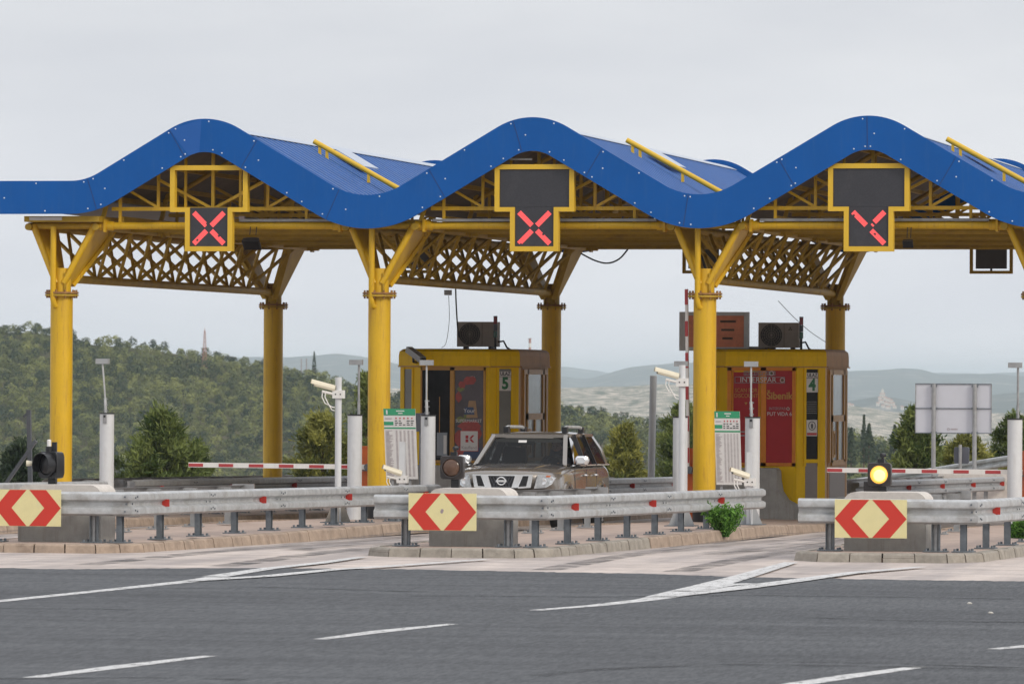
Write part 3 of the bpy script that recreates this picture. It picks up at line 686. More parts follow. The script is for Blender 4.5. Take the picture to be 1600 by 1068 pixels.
def roofsheet():
    mb = MB(); ys = []; y = YF+.06
    while y < YR-.3:
        ys += [(y,0),(y+.26,0),(y+.29,.06),(y+.37,.06),(y+.40,0)]; y += .40
    W2 = [p for p in WV]; vs, fs = [], []
    for yy, h in ys:
        for x,z,nx,nz in W2: vs.append((x+nx*(h-.17), yy, z+nz*(h-.17)))
    n = len(W2)
    for j in range(len(ys)-1):
        for i in range(n-1): fs.append((j*n+i, j*n+i+1, (j+1)*n+i+1, (j+1)*n+i))
    mb.add(vs, fs, 'roofblue'); o = mb.build('roof_sheet', can)
    cap = MB()
    for k in range(4):                                   # pale worn ridge flashing over each crest
        pk = PK0+PITCHX*k; rings = []
        for j in range(9):
            a = R(2)+R(25)*j/8; x = pk+(RAD-.085)*math.sin(a); z = ZPK-RAD+(RAD-.085)*math.cos(a); rings.append([(x,YF+.1,z-.012),(x,YR-.12,z-.012),(x,YR-.12,z-.02),(x,YF+.1,z-.02)])
        cap.loft(rings, 'roofcap')
    cap.build('ridge_flashing', can)
    ln = MB(); rings = [[(x-nx*.20,YF+.06,z-nz*.20),(x-nx*.20,YR-.06,z-nz*.20),(x-nx*.22,YR-.06,z-nz*.22),(x-nx*.22,YF+.06,z-nz*.22)] for x,z,nx,nz in WV]
    ln.loft(rings, 'lining'); ln.build('ceiling', can)
    pu = MB()
    for k in range(4):
        for dx in (-2.3,-1.75,-1.2,-.6,0,.6,1.2,1.75,2.3):
            x = PK0+PITCHX*k+dx; z = roofz(x)-.26
            if x > -.3: pu.bar((x,YF+.2,z), (x,YR-.2,z), .07, .10, 'yellow_shaded_dirty')
    pu.build('purlins', can)
roofsheet()
for k in range(3):                                        # gutter pipes lying down the slope, skylights beside them
    pk = PK0+PITCHX*k; pp = MB(); yy = 4.75
    a = Vector((pk+.72, yy, roofz(pk+.72)+.03)); b = Vector((pk+2.7, yy, roofz(pk+2.7)+.04))
    pp.tube([a+(a-b).normalized()*.06, a, b], .048, 'yellow_sign', 12)
    for t in (.03,.10,.5,.9):
        q = a.lerp(b,t); pp.bar(q, q-Vector((0,0,.2)), .05, .05, 'yellow_sign')
    pp.build('roof_pipe', can)
    sk = MB(); dxy = Vector((math.cos(SL),0,-math.sin(SL))); nn = Vector((math.sin(SL),0,math.cos(SL))); c = Vector((pk+.85, 5.7, roofz(pk+.85)))+nn*.0
    sk.prism([c, c+dxy*.62, c+dxy*.62+Vector((0,1.2,0)), c+Vector((0,1.2,0))], nn*.03, 'roofcap'); sk.build('skylight', can, smooth=False)

ZC, ZB, ZT = 3.86, 4.14, 5.07
def column(x, y, first):
    zb = gz(y)+KH-.02; mb = MB()
    mb.tube([(x,y,zb+.35),(x,y,ZC+.02)], .198, 'yellow', 40)
    mb.tube([(x,y,zb),(x,y,zb+.03)], .30, 'galvdark', 24); mb.tube([(x,y,zb+.03),(x,y,zb+.36)], .203, 'black', 40)
    o = mb.build('column', can)
    fl = MB()
    for z in (ZC-.035, ZC+.008): fl.tube([(x,y,z),(x,y,z+.03)], .30, 'rust' if z > ZC else 'yellow_shaded_dirty', 28)
    for k in range(10):
        a = 2*math.pi*k/10+.2; fl.tube([(x+.262*math.cos(a),y+.262*math.sin(a),ZC-.07),(x+.262*math.cos(a),y+.262*math.sin(a),ZC+.075)], .018, 'rust', 6)
    fl.build('flange', o)
    st = MB(); st.tube([(x,y,ZC+.04),(x,y,ZB+.18)], .165, 'yellow' if y < 5 else 'yellow_shaded_dirty', 32)
    for k in range(4): a = k*math.pi/2+.78; st.bar((x+.15*math.cos(a),y+.15*math.sin(a),ZC+.04),(x+.15*math.cos(a),y+.15*math.sin(a),ZB+.1), .02,.14,'yellow_shaded_dirty')
    st.build('stub', o)
    dp = MB(); sgn = -1 if y < 5 else 1; py = y+sgn*.24
    if y < 5:
        dp.tube([(x-.09,py,ZT-.02),(x-.09,py,ZC-.10),(x-.075,py+.03,ZC-.2),(x-.02,py+.12,ZC-.235),(x,py+.2,ZC-.24)], .052, 'yellow', 14); dp.build('downpipe', o)
    return o
def v_arm(x, y, sgn):
    mt = 'yellow' if y < 5 else 'yellow_shaded_dirty'  # rear arms take the yellow with canopy shade in its colour
    for s in (-1, 1):
        mb = MB(); xo = x+s*.62+.05; dpt = 1.25*sgn
        t0, t1 = Vector((xo, y-.05*sgn, ZT)), Vector((xo-s*.03, y+dpt, ZT))
        b0, b1 = Vector((x+s*.12, y-.13*sgn, ZB-.10)), Vector((x+s*.10, y+.30*sgn, ZB-.12))
        off = Vector((-s*.10, 0, .03))
        mb.loft([[b0,b1,b1+off,b0+off],[t0,t1,t1+off,t0+off]], mt)
        mb.tube([b0+off*.5, t0+off*.5], .058, mt, 12); mb.bar(b1, t1, .10, .07, mt)
        mb.build('arm', can)
ys_tr = (0., 15.4)
gb = MB(); gb.box((-.60,-.35,5.135),(.78,17.6,5.235),'yellow_shaded_dirty'); gb.box((-.5,-.37,5.16),(.1,-.35,5.22),'printwhite'); gb.build('valley_gutter', can, smooth=False)
for x in [c for c in COLX]+[23.2]:
    for y in ys_tr:
        column(x, y, True); v_arm(x, y, 1 if y < 5 else -1)
    lt = MB()
    lt.tube([(x,.1,ZB),(x,15.3,ZB)], .075, 'yellow_shaded_dirty', 14)
    for s in (-1,1): lt.tube([(x+s*.62+.05,-.2,ZT-.02),(x+s*.62+.05,15.6,ZT-.02)], .062, 'yellow_shaded_dirty', 12)
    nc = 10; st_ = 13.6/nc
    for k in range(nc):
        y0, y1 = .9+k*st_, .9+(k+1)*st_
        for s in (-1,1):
            for a,b in ((y0,y1),(y1,y0)): lt.bar((x+s*.03,a,ZB+.05),(x+s*.6+.05,b,ZT-.05), .055, .05, 'yellow_shaded_dirty')
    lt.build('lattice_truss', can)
    for y in ys_tr: MB().tube([(x-.62,y,ZT),(x+.70,y,ZT)], .06, 'yellow_shaded_dirty', 12).build('cross_tube', can)
for k in range(4):
    xa, xbm = COLX[k]+.67, (COLX+[23.2])[k+1]-.57; pk = PK0+PITCHX*k
    for j, y in enumerate((0., 3.85, 7.7, 11.55, 15.4)):
        mb = MB(); mt = 'yellow' if j == 0 else 'yellow_shaded_dirty'; r_ = .066 if j == 0 else .055
        mb.tube([(xa+.1,y,ZT),(xbm-.1,y,ZT)], r_, mt, 14)
        for xx, s in ((xa,1),(xbm,-1)):
            mb.tube([(xx-s*.03,y,ZT),(xx+s*.28,y,ZT)], .085, mt, 14); mb.box((xx+s*.14-.02,y-.11,ZT-.11),(xx+s*.14+.02,y+.11,ZT+.11), mt)
            mb.bar((xx+s*.06,y,ZT+.06),(xx+s*.24,y,roofz(xx+s*.24)-.24), .07,.07, 'yellow_shaded_dirty')
        zt2 = ZT+.30; mb.bar((xa+.25,y,zt2),(xbm-.25,y,zt2), .06, .065, mt)
        pts = []
        for q in range(17):
            xx = xa+.15+(xbm-xa-.3)*q/16; pts.append((xx, y, roofz(xx)-.36))
        mb.tube(pts, .045, mt, 8, cap=True)
        mb.bar((pk,y,zt2),(pk,y,ZPK-.4), .055,.055, mt)
        for s in (-1,1):
            mb.bar((pk+s*.04,y,zt2+.02),(pk+s*1.0,y,zt2+.52), .05,.05, mt)
            mb.bar((pk+s*1.0,y,zt2),(pk+s*1.0,y,roofz(pk+s*1.0)-.38), .05,.05, mt); mb.bar((pk+s*1.7,y,zt2-.3),(pk+s*1.7,y,roofz(pk+s*1.7)-.38), .05,.05, mt)
            mb.bar((pk+s*1.0,y,zt2+.02),(pk+s*1.7,y,zt2+.42), .045,.045, mt); mb.bar((pk+s*.5,y,zt2),(pk+s*.5,y,roofz(pk+s*.5)-.38), .045,.045, mt)
        mb.build('roof_truss', can)
    tie = MB()
    for xx in (pk-1.7, pk, pk+1.7): tie.bar((xx,.1,ZT+.12),(xx,15.3,ZT+.12), .08, .10, 'yellow_shaded_dirty')
    for y in (2,5.8,9.6,13.4): tie.bar((xa,y,ZT),(xbm,y,ZT), .09,.12,'yellow_shaded_dirty')
    tie.build('ceiling_beams', can)
    if k < 3:
        ct = MB(); x0_ = pk+.5 if k == 0 else xa+.3
        ct.bar((x0_,-.02,ZT+.095),(xbm-.28,-.02,ZT+.095), .14, .045, 'galv2'); ct.build('cable_tray', can)

# ------------------------------------------------------------------ lane signals hung in the bays
def lane_signal(cx, label, upper, strokes):
    y = -.46; root = thing('lane_signal', label, 'lane signal', (cx, y, ZT), 'lane signals under the canopy front')
    fw = .085; z0, z1, z2 = 4.61, 5.30, 6.12; hw, lw = .705, .43
    f = MB()
    f.box((cx-hw,y-.06,z2-fw),(cx+hw,y+.10,z2),'yellow_sign')
    for s in (-1,1):
        a, b = sorted((cx+s*hw, cx+s*(hw-fw))); f.box((a,y-.06,z1),(b,y+.10,z2-fw),'yellow_sign')
        a, b = sorted((cx+s*(lw-fw), cx+s*hw)); f.box((a,y-.06,z1-fw*.0),(b,y+.10,z1+fw),'yellow_sign') if False else None
        a, b = sorted((cx+s*(lw-fw+.0), cx+s*(hw-fw))); f.box((a,y-.06,z1),(b,y+.10,z1+fw*.9),'yellow_sign')
        a, b = sorted((cx+s*lw, cx+s*(lw-fw))); f.box((a,y-.06,z0),(b,y+.10,z1),'yellow_sign')
    f.box((cx-lw+fw,y-.06,z0),(cx+lw-fw,y+.10,z0+fw),'yellow_sign')
    for s in (-.3,.3): f.bar((cx+s,y+.08,ZT),(cx+s,.0,ZT), .06,.06,'yellow_shaded_dirty')
    f.build('frame', root, smooth=False)
    lo = MB().box((cx-lw+fw+.003,y-.03,z0+fw+.003),(cx+lw-fw-.003,y+.09,z1+fw*.9), 'ledpanel'); lo.build('lower_panel', root, smooth=False)
    if upper: MB().box((cx-hw+fw+.003,y-.03,z1+fw*.9+.003),(cx+hw-fw-.003,y+.09,z2-fw-.003), 'ledpanel').build('upper_panel', root, smooth=False)
    zc = (z0+z1)/2+.06
    for sx, sz, parts in strokes:
        mb = MB(); a, b = Vector((cx+sx*.045,y-.034,zc+sz*.045)), Vector((cx+sx*.275,y-.034,zc+sz*.275)); n = 9
        for row in (-1,0,1):
            for q in range(n):
                if not any(u <= (q+.5)/n <= v for u,v in parts): continue
                if rnd.random() < .02: continue
                p = a.lerp(b, q/n)+Vector((-sx*sz*row*.018*sz if False else -sz*row*.021,0,sx*row*.021)); q2 = a.lerp(b,(q+.9)/n)+Vector((-sz*row*.021,0,sx*row*.021))
                mb.bar(p, q2, .027, .008, 'led', up=(0,1,0))
        if mb.v: mb.build('light_bar', root, smooth=False)
ALLX = [(-1,1,[(0,1)]),(1,1,[(0,1)]),(-1,-1,[(0,1)]),(1,-1,[(0,1)])]
lane_signal(2.825, 'lane signal in the left bay, red cross lit below an open empty frame', False, ALLX)
lane_signal(8.67, 'lane signal in the middle bay, full red cross lit under a blank dark panel', True, ALLX)
lane_signal(14.53, 'lane signal in the right bay, broken red cross missing its lower left stroke', True, [(-1,1,[(0,1)]),(1,1,[(0,.12),(.2,.3),(.36,.75),(.8,1)]),(1,-1,[(0,1)])])
for cx, lab in ((2.9,'dark hanging sign at the rear of the left bay behind the lattice'),(8.86,'dark hanging sign at the rear of the middle bay beside the third column'),(14.69,'dark hanging sign in an open frame at the rear of the right bay')):
    y = 15.75; root = thing('rear_sign', lab, 'hanging sign', (cx,y,5), 'signs hung at the rear of the canopy'); f = MB()
    for s in (-1,1): a,b = sorted((cx+s*.43,cx+s*.37)); f.box((a,y-.05,4.54),(b,y+.05,5.55),'yellow_shaded_dirty')
    f.box((cx-.37,y-.05,4.54),(cx+.37,y+.05,4.60),'yellow_shaded_dirty'); f.box((cx-.02,y-.03,4.60),(cx+.02,y+.03,4.64),'black'); f.build('frame', root, smooth=False)
    MB().box((cx-.31,y-.035,4.64),(cx+.31,y+.035,5.5),'grey').build('panel', root, smooth=False)
def floodlight(px, py, label, tilt, sz):
    p = at(px, py, -.12); root = thing('floodlight', label, 'floodlight', p, 'floodlights on the front beam'); b = MB()
    d = Vector((0,-math.cos(tilt),-math.sin(tilt))); u = Vector((0,-math.sin(tilt),math.cos(tilt)))
    rings = []
    for t,w,h in ((0,.5,.5),(.06,.9,.9),(.14,1,1)):
        c = p+d*t; rings.append([c+Vector((sx*sz*w,0,0))+u*(sy*sz*.75*h) for sx,sy in ((-1,-1),(1,-1),(1,1),(-1,1))])
    b.loft(rings, 'black'); b.build('housing', root, smooth=False)
    c = p+d*.142; MB().prism([c+Vector((sx*sz*.85,0,0))+u*(sy*sz*.6) for sx,sy in ((-1,-1),(1,-1),(1,1),(-1,1))], d*.004, 'darkpane').build('lens', root, smooth=False)
    k = MB()
    for s in (-1,1): k.tube([p+Vector((s*sz*.35,0,sz*.5)), p+Vector((s*sz*.35,.05,.21)), p+Vector((s*sz*.35,.10,.26))], .008, 'cable', 6)
    k.build('bracket', root)
floodlight(395, 374, 'black floodlight hanging under the front beam of the left bay', .9, .16)
floodlight(1420, 376, 'small black floodlight hanging under the front beam of the right bay', .5, .09)
p = at(378,340,-.05); bx = MB().box((p.x-.05,p.y-.03,p.z-.03),(p.x+.05,p.y+.05,p.z+.025),'printgrey').build('junction_box', origin=p); tag(bx, 'small pale junction box on the cable tray above the hanging floodlight', 'junction box')
p = at(812,249,-.3); bx = MB().bar((p.x-.17,p.y,p.z),(p.x+.22,p.y,p.z), .05,.03,'galv').build('lamp_rail', origin=p); tag(bx, 'thin pale tube light under the crest of the middle bay', 'tube light')
p = at(700,458,4.6); bx = MB().box((p.x-.06,p.y-.06,p.z-.035),(p.x+.06,p.y+.06,p.z+.06),'galv2').build('sensor_box', origin=p); tag(bx, 'small grey sensor box under the lattice beam above booth five', 'sensor')
def cable(name, pts, r, label):
    P = [at(a,b,Y) for a,b,Y in pts]; sm = []
    for i in range(len(P)-1):
        for q in range(6):
            t = q/6; p0, p1, p2, p3 = P[max(i-1,0)], P[i], P[i+1], P[min(i+2,len(P)-1)]
            sm.append(.5*((2*p1)+(p2-p0)*t+(2*p0-5*p1+4*p2-p3)*t*t+(3*p1-p0-3*p2+p3)*t**3))
    sm.append(P[-1]); o = MB().tube(sm, r, 'cable', 6).build(name, origin=P[0]); tag(o, label, 'cable')
cable('hanging_cable', [(908,396,15.4),(930,407,15.4),(950,411,15.4),(968,404,15.4),(982,388,15.4)], .018, 'black cable sagging below the rear edge of the middle bay')
cable('hanging_cable', [(712,452,5),(713,480,6),(716,520,8.5),(722,540,9)], .014, 'black cable dropping from the lattice beam to the cooler on booth five')
cable('hanging_cable', [(701,462,4.6),(702,500,5),(697,535,5.5),(690,543,6)], .005, 'thin wire hanging from the sensor box to the roof of booth five')
cable('hanging_cable', [(1216,470,9),(1240,495,10),(1266,518,12),(1290,534,14)], .006, 'thin wire slanting down to the rear column beside booth four')

# ------------------------------------------------------------------ toll booths
def facade(A, B):
    A, B = Vector((*A,0)), Vector((*B,0)); d = (B-A).normalized(); nn = Vector((d.y,-d.x,0))
    def P(u, z, o=0): q = A+d*u+nn*o; return Vector((q.x,q.y,z))
    def rect(mb, u0, u1, z0, z1, o, m, th=.0):
        lo = o-max(th,.02) if th else -.02
        return mb.loft([[P(u0,z0,lo),P(u1,z0,lo),P(u1,z1,lo),P(u0,z1,lo)],[P(u0,z0,o),P(u1,z0,o),P(u1,z1,o),P(u0,z1,o)]], m)
    return P, rect, d, nn, (B-A).length
def booth(dx, dz, num, label):
    y0 = 7.0; z0 = gz(y0)+KH-.02; zt = 2.62+dz
    plan = [(4.98+dx,7.0),(6.30+dx,7.0),(6.77+dx,7.45),(6.77+dx,10.25),(6.3+dx,10.7),(4.98+dx,10.7),(4.47+dx,10.2),(4.47+dx,7.5)]
    root = thing('toll_booth', label, 'toll booth', (5.62+dx, 8.8, z0), 'toll booths on the islands')
    w = MB(); n = len(plan)
    for k in range(n):
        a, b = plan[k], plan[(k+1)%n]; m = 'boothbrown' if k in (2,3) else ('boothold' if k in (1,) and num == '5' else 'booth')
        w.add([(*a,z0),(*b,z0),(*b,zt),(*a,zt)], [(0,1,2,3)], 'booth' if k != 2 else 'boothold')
    w.build('wall', root, smooth=False)
    bs = MB(); bs.prism([((Vector(p)-Vector((5.62+dx,8.85)))*1.03+Vector((5.62+dx,8.85))).to_3d()+Vector((0,0,z0-.02)) for p in plan], (0,0,.33), 'concrete'); bs.build('base', root, smooth=False)
    rf = MB()
    def off(o): # offset plan outwards
        c = Vector((5.62+dx,8.85)); return [((Vector(p)-c)*(1+o/1.6)+c) for p in plan]
    lv = [(zt,.035),(zt+.20,.035),(zt+.28,.02),(zt+.325,-.05),(zt+.335,-.12)]
    rings = [[(p.x,p.y,z) for p in off(o)] for z,o in lv]
    for j in range(len(rings)-1):
        for k in range(n):
            k2 = (k+1)%n
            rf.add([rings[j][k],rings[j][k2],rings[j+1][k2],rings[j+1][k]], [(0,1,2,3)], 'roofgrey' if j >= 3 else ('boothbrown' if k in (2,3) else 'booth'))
    rf.add(rings[-1], [tuple(range(n))], 'roofgrey'); rf.add(rings[0], [tuple(range(n))[::-1]], 'booth')
    rf.build('roof', root, smooth=False)
    # front face
    P, rect, d, nn, L = facade(plan[0], plan[1])
    if num == '5':
        fr = MB()
        for a,b,c,e in ((.0,.03,.85,zt-.01),(.57,.655,.85,zt-.01),(1.21,1.25,.85,zt-.01),(.0,1.25,zt-.07,zt-.008),(.0,1.25,.80,.86)): rect(fr,a,b,c+dz,e,.035,'boothold',.05)
        fr.build('window_frame', root, smooth=False)
        op = MB(); rect(op,.03,.57,.86,zt-.07,.004,'darkpane'); rect(op,.10,.135,.86,zt-.07,.016,'booth'); rect(op,.36,.372,.95,2.05,.012,'boothold'); op.build('window', root, smooth=False)  # flat dark pane painted as the shaded room behind the open window
        sc_ = MB(); rect(sc_,.32,.52,.95,1.38,.03,'greyglass'); rect(sc_,.45,.51,.98,1.33,.034,'printwhite'); rect(sc_,.32,.53,.90,.95,.035,'black'); sc_.build('counter_screen', root, smooth=False)
        po = MB(); rect(po,.66,1.21,.86,zt-.07,.010,'posterdark'); ps = po.build('poster', root, smooth=False)
        g = random.Random(3)
        fq = MB()
        def blob(u, z, r, m, o, sq=1.):
            c = P(u,z,o); k = 12; ph = g.uniform(0,6)
            fq.add([c+d*(math.cos(2*math.pi*i/k)*r*(1+.18*math.sin(3*i+ph)))+Vector((0,0,math.sin(2*math.pi*i/k)*r*sq*(1+.18*math.cos(2*i+ph)))) for i in range(k)], [tuple(range(k))], m)
        for u,z,r,m,sq in ((.95,2.36,.12,'tomato',.7),(.80,2.28,.07,'tomato',1),(.73,2.05,.06,'tomato',1.6),(1.0,2.42,.05,'printgrey',.5),(.77,2.20,.07,'leafprint',.7),(.95,1.50,.21,'tomato',.55),(1.08,1.36,.10,'tomato',1.2),(.74,1.28,.10,'tomato',1.4),(.78,1.62,.09,'leafprint',.7),(.90,1.70,.07,'leafprint',.8),(.86,1.42,.07,'bag',.9),(.76,1.02,.09,'tomato',1)):
            blob(u,z,r,m,.0125+.0006*g.random(),sq)
        fq.add([P(.88,1.66,.0135),P(1.10,1.66,.0135),P(1.06,1.98,.0135),P(.93,1.98,.0135)], [(0,1,2,3)], 'bag')
        fq.add([P(.84,1.72,.0145),P(1.04,1.72,.0145),P(1.02,1.86,.0145),P(.86,1.86,.0145)], [(0,1,2,3)], 'printblue')
        fq.add([P(.80,.90,.0135),P(1.15,.90,.0135),P(1.15,1.10,.0135),P(.86,1.10,.0135)], [(0,1,2,3)], 'printblue')
        fq.build('poster_print', ps, smooth=False)
        lg = MB(); rect(lg,.765,1.115,1.03,1.42,.016,'printred'); rect(lg,.775,1.105,1.04,1.41,.0185,'printwhite')
        for s in (-1,1):                                     # square K mark
            for q in ((.865,.915),(.0,.0)): pass
        lg.add([P(.87,1.27,.020),P(.925,1.27,.020),P(.925,1.33,.020),P(.87,1.33,.020)],[(0,1,2,3)],'printred'); lg.add([P(.87,1.20,.020),P(.925,1.20,.020),P(.925,1.26,.020),P(.87,1.26,.020)],[(0,1,2,3)],'printred')
        lg.add([P(.94,1.275,.020),P(1.0,1.335,.020),P(1.04,1.335,.020),P(.985,1.27,.020)],[(0,1,2,3)],'printred'); lg.add([P(.94,1.26,.020),P(.985,1.265,.020),P(1.04,1.20,.020),P(.995,1.20,.020)],[(0,1,2,3)],'printred')
        lg.build('poster_logo', ps, smooth=False)
        textpart('lettering','Kaufland',.085,P(.94,1.10,.020),'printgrey',ps,d); textpart('lettering','Your',.11,P(.94,1.79,.017),'printwhite',ps,d); textpart('lettering','SUPERMARKET',.085,P(.93,1.60,.017),'printwhite',ps,d,squash=.9)
        b_ = MB(); rect(b_,.60,1.25,.60,.80,.02,'printwhite',.03); b_.build('counter', root, smooth=False)
    else:
        fr = MB()
        for a,b,c,e in ((.02,.10,.80,zt-.01),(.65,.75,.80,zt-.01),(1.24,1.30,.80,zt-.01),(.02,1.30,zt-.07,zt-.008),(.02,1.30,.80,.86)): rect(fr,a,b,c,e,.035,'orangeframe',.05)
        for a,b in ((.115,.135),(.60,.63)): rect(fr,a,b,.86,zt-.07,.024,'orangeframe',.03)
        fr.build('window_frame', root, smooth=False)
        po = MB(); rect(po,.135,.60,.86,zt-.10,.012,'posterred'); rect(po,.75,1.24,.86,zt-.07,.012,'posterred'); ps = po.build('poster', root, smooth=False)
        def frame_box(u0,u1,z0_,z1_,m='printgrey',o=.040):
            f = MB(); t = .010
            for a,b,c,e in ((u0,u1,z0_,z0_+t),(u0,u1,z1_-t,z1_),(u0,u0+t,z0_+t,z1_-t),(u1-t,u1,z0_+t,z1_-t)): rect(f,a,b,c,e,o,m,.004)
            f.build('lettering_border', ps, smooth=False)
        def logo(u,z,r,o=.041):
            f = MB(); c = P(u,z,o); k = 20
            f.loft([[c+d*math.cos(6.2832*i/k)*r+Vector((0,0,math.sin(6.2832*i/k)*r)) for i in range(k)],[c+d*math.cos(6.2832*i/k)*r*.72+Vector((0,0,math.sin(6.2832*i/k)*r*.72)) for i in range(k)]], 'printwhite', caps=False)
            f.add([c+Vector((0,0,r*.55)),c-d*r*.5+Vector((0,0,-r*.3)),c+d*r*.5+Vector((0,0,-r*.3))],[(0,1,2)],'printgreen'); f.build('round_logo', ps, smooth=False)
        textpart('lettering','INTERSPAR',.135,P(.60,2.395,.040),'printwhite',ps,d,squash=1.02); frame_box(.16,1.10,2.335,2.455); logo(1.055,2.395,.045)
        textpart('lettering','INTERSPAR',.10,P(.60,2.52,.040),'printgrey',ps,d); frame_box(.33,.92,2.48,2.56); logo(.85,2.52,.045)
        textpart('lettering','SCAN FOR',.105,P(.37,2.20,.016),'printyellow',ps,d,squash=.85); textpart('lettering','DISCOUNT',.105,P(.37,2.10,.016),'printyellow',ps,d,squash=.85)
        ar = MB(); ar.add([P(.34,1.98,.016),P(.40,1.98,.016),P(.37,1.93,.016)],[(2,1,0)],'printyellow'); ar.build('arrow', ps, smooth=False)
        textpart('lettering','Šibenik',.185,P(1.0,2.10,.016),'printyellow',ps,d,bold=.004,squash=.92)
        textpart('lettering','INTERSPAR',.075,P(.96,1.865,.016),'printgrey',ps,d,squash=.85); logo(1.16,1.865,.03,.016)
        textpart('lettering','PUT VIDA 6',.098,P(1.0,1.765,.016),'printwhite',ps,d,squash=.92)
        ln_ = MB()
        for k in range(2): rect(ln_,.2,.5,1.42-k*.07,1.445-k*.07,.0145,'printgrey')
        ln_.build('small_print', ps, smooth=False)
    # left chamfer
    P, rect, d, nn, L = facade(plan[7], plan[0])
    wl_ = MB(); rect(wl_,.16,.42,.95,zt-.05,.006,'blind'); wl_.build('window', root, smooth=False)
    f_ = MB()
    for a,b,c,e in ((.12,.16,.9,zt-.02),(.42,.46,.9,zt-.02)): rect(f_,a,b,c,e,.02,'booth',.03)
    f_.build('window_frame', root, smooth=False)
    # right chamfer with the lane number
    P, rect, d, nn, L = facade(plan[1], plan[2])
    wl_ = MB(); rect(wl_,.20,.47,.93,zt-.04,.006,'darkpane' if num == '4' else 'blind'); wl_.build('window', root, smooth=False)
    f_ = MB()
    for a,b,c,e in ((.15,.20,.80,zt-.01),(.47,.52,.80,zt-.01),(.20,.47,.86,.93),(.20,.47,zt-.04,zt-.01)): rect(f_,a,b,c,e,.03,'booth',.04)
    f_.build('window_frame', root, smooth=False)
    b_ = MB(); rect(b_,.20,.47,z0+.08,.86,.006,'boothbase'); b_.build('base_panel', root, smooth=False)
    pl = MB(); rect(pl,.205,.465,2.44,2.535,.022,'printwhite',.012); rect(pl,.205,.465,2.17,2.43,.022,'printwhite',.012); plo = pl.build('lane_plate', root, smooth=False)
    textpart('lettering','ULAZ',.095,P(.335,2.487,.024),'printblack',plo,d,bold=.003,squash=.95); textpart('lettering',num,.30,P(.335,2.30,.024),'printgreen',plo,d,bold=.012)
    if num == '4':
        sg = MB(); rect(sg,.215,.455,1.36,1.66,.018,'printwhite',.010); rect(sg,.225,.445,1.375,1.42,.0195,'printred',.001); so = sg.build('notice_sign', root, smooth=False)
        f = MB(); c = P(.335,1.55,.0205); k = 20; r_ = .085
        f.loft([[c+d*math.cos(6.2832*i/k)*r_+Vector((0,0,math.sin(6.2832*i/k)*r_)) for i in range(k)],[c+d*math.cos(6.2832*i/k)*r_*.82+Vector((0,0,math.sin(6.2832*i/k)*r_*.82)) for i in range(k)]], 'printblack', caps=False)
        f.add([c+d*a+Vector((0,0,b)) for a,b in ((-.02,-.05),(.02,-.05),(.025,.02),(.0,.05),(-.025,.02))],[(0,1,2,3,4)],'printblack'); f.build('pictogram', so, smooth=False)
        lv_ = MB()
        for k in range(7): rect(lv_,.22,.45,1.78+k*.035,1.79+k*.035,.009,'blind')
        lv_.build('louvre', root, smooth=False)
    # lane side: door and windows
    P, rect, d, nn, L = facade(plan[2], plan[3])
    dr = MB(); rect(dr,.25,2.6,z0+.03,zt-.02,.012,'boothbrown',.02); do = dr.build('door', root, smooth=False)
    f_ = MB()
    for a,b,c,e in ((.30,.42,.86,zt-.05),(.62,.72,.86,zt-.05),(2.1,2.25,.86,zt-.05),(2.42,2.55,.86,zt-.05),(.42,2.42,zt-.14,zt-.05),(.62,2.25,1.62,1.74),(.62,2.25,.80,.90)): rect(f_,a,b,c,e,.045,'boothold',.05)
    f_.build('frame', do, smooth=False)
    w_ = MB(); rect(w_,.72,2.1,1.74,zt-.14,.02,'greyglass'); rect(w_,.43,.61,.9,zt-.14,.02,'greyglass'); rect(w_,2.26,2.41,.9,zt-.14,.02,'greyglass'); rect(w_,.72,1.32,.90,1.62,.02,'greyglass'); rect(w_,1.42,2.1,.90,1.62,.02,'greyglass'); w_.build('window', do, smooth=False)
    h_ = MB()
    for a,b,c,e in ((1.32,1.42,.9,1.62),(.75,1.0,.95,1.0),(.75,1.0,1.40,1.45),(.75,.82,1.0,1.40),(.95,1.0,1.0,1.40)): rect(h_,a,b,c,e,.05,'boothold',.04)
    h_.build('sliding_hatch', do, smooth=False)
    b_ = MB(); rect(b_,.45,2.4,z0+.10,.76,.018,'boothbase'); b_.build('base_panel', do, smooth=False)
    # sheet edging under the roof
    hb_ = MB()
    for k in (0,1,2,7):
        P, rect, d, nn, L = facade(plan[k], plan[(k+1)%n]); rect(hb_,.0,L,zt-.012,zt+.012,.055,'boothold' if k != 2 else 'boothbrown',.05)
    hb_.build('drip_edge', root, smooth=False)
booth(0, 0, '5', 'yellow toll booth numbered 5 with a food poster and a dark open window')
booth(5.83, .02, '4', 'yellow toll booth numbered 4 with crimson posters in orange frames')
for dx, lab in ((0,'grey concrete bumper wall in front of booth five'),(5.83,'grey concrete bumper wall in front of booth four')):
    b = MB(); x = 4.55+dx; pr = [(x,-.22),(x+1.80,-.22),(x+1.80,.10),(x+1.64,.18),(x+1.53,.34),(x+1.49,.55),(x+1.48,.72),(x+1.43,.77),(x,.77)]
    b.prism([(a,6.35,c) for a,c in pr], (0,.55,0), 'concrete'); o = b.build('bumper_wall', origin=(x+.8,6.6,-.2)); tag(o, lab, 'bumper wall', 'concrete bumper walls before the booths')
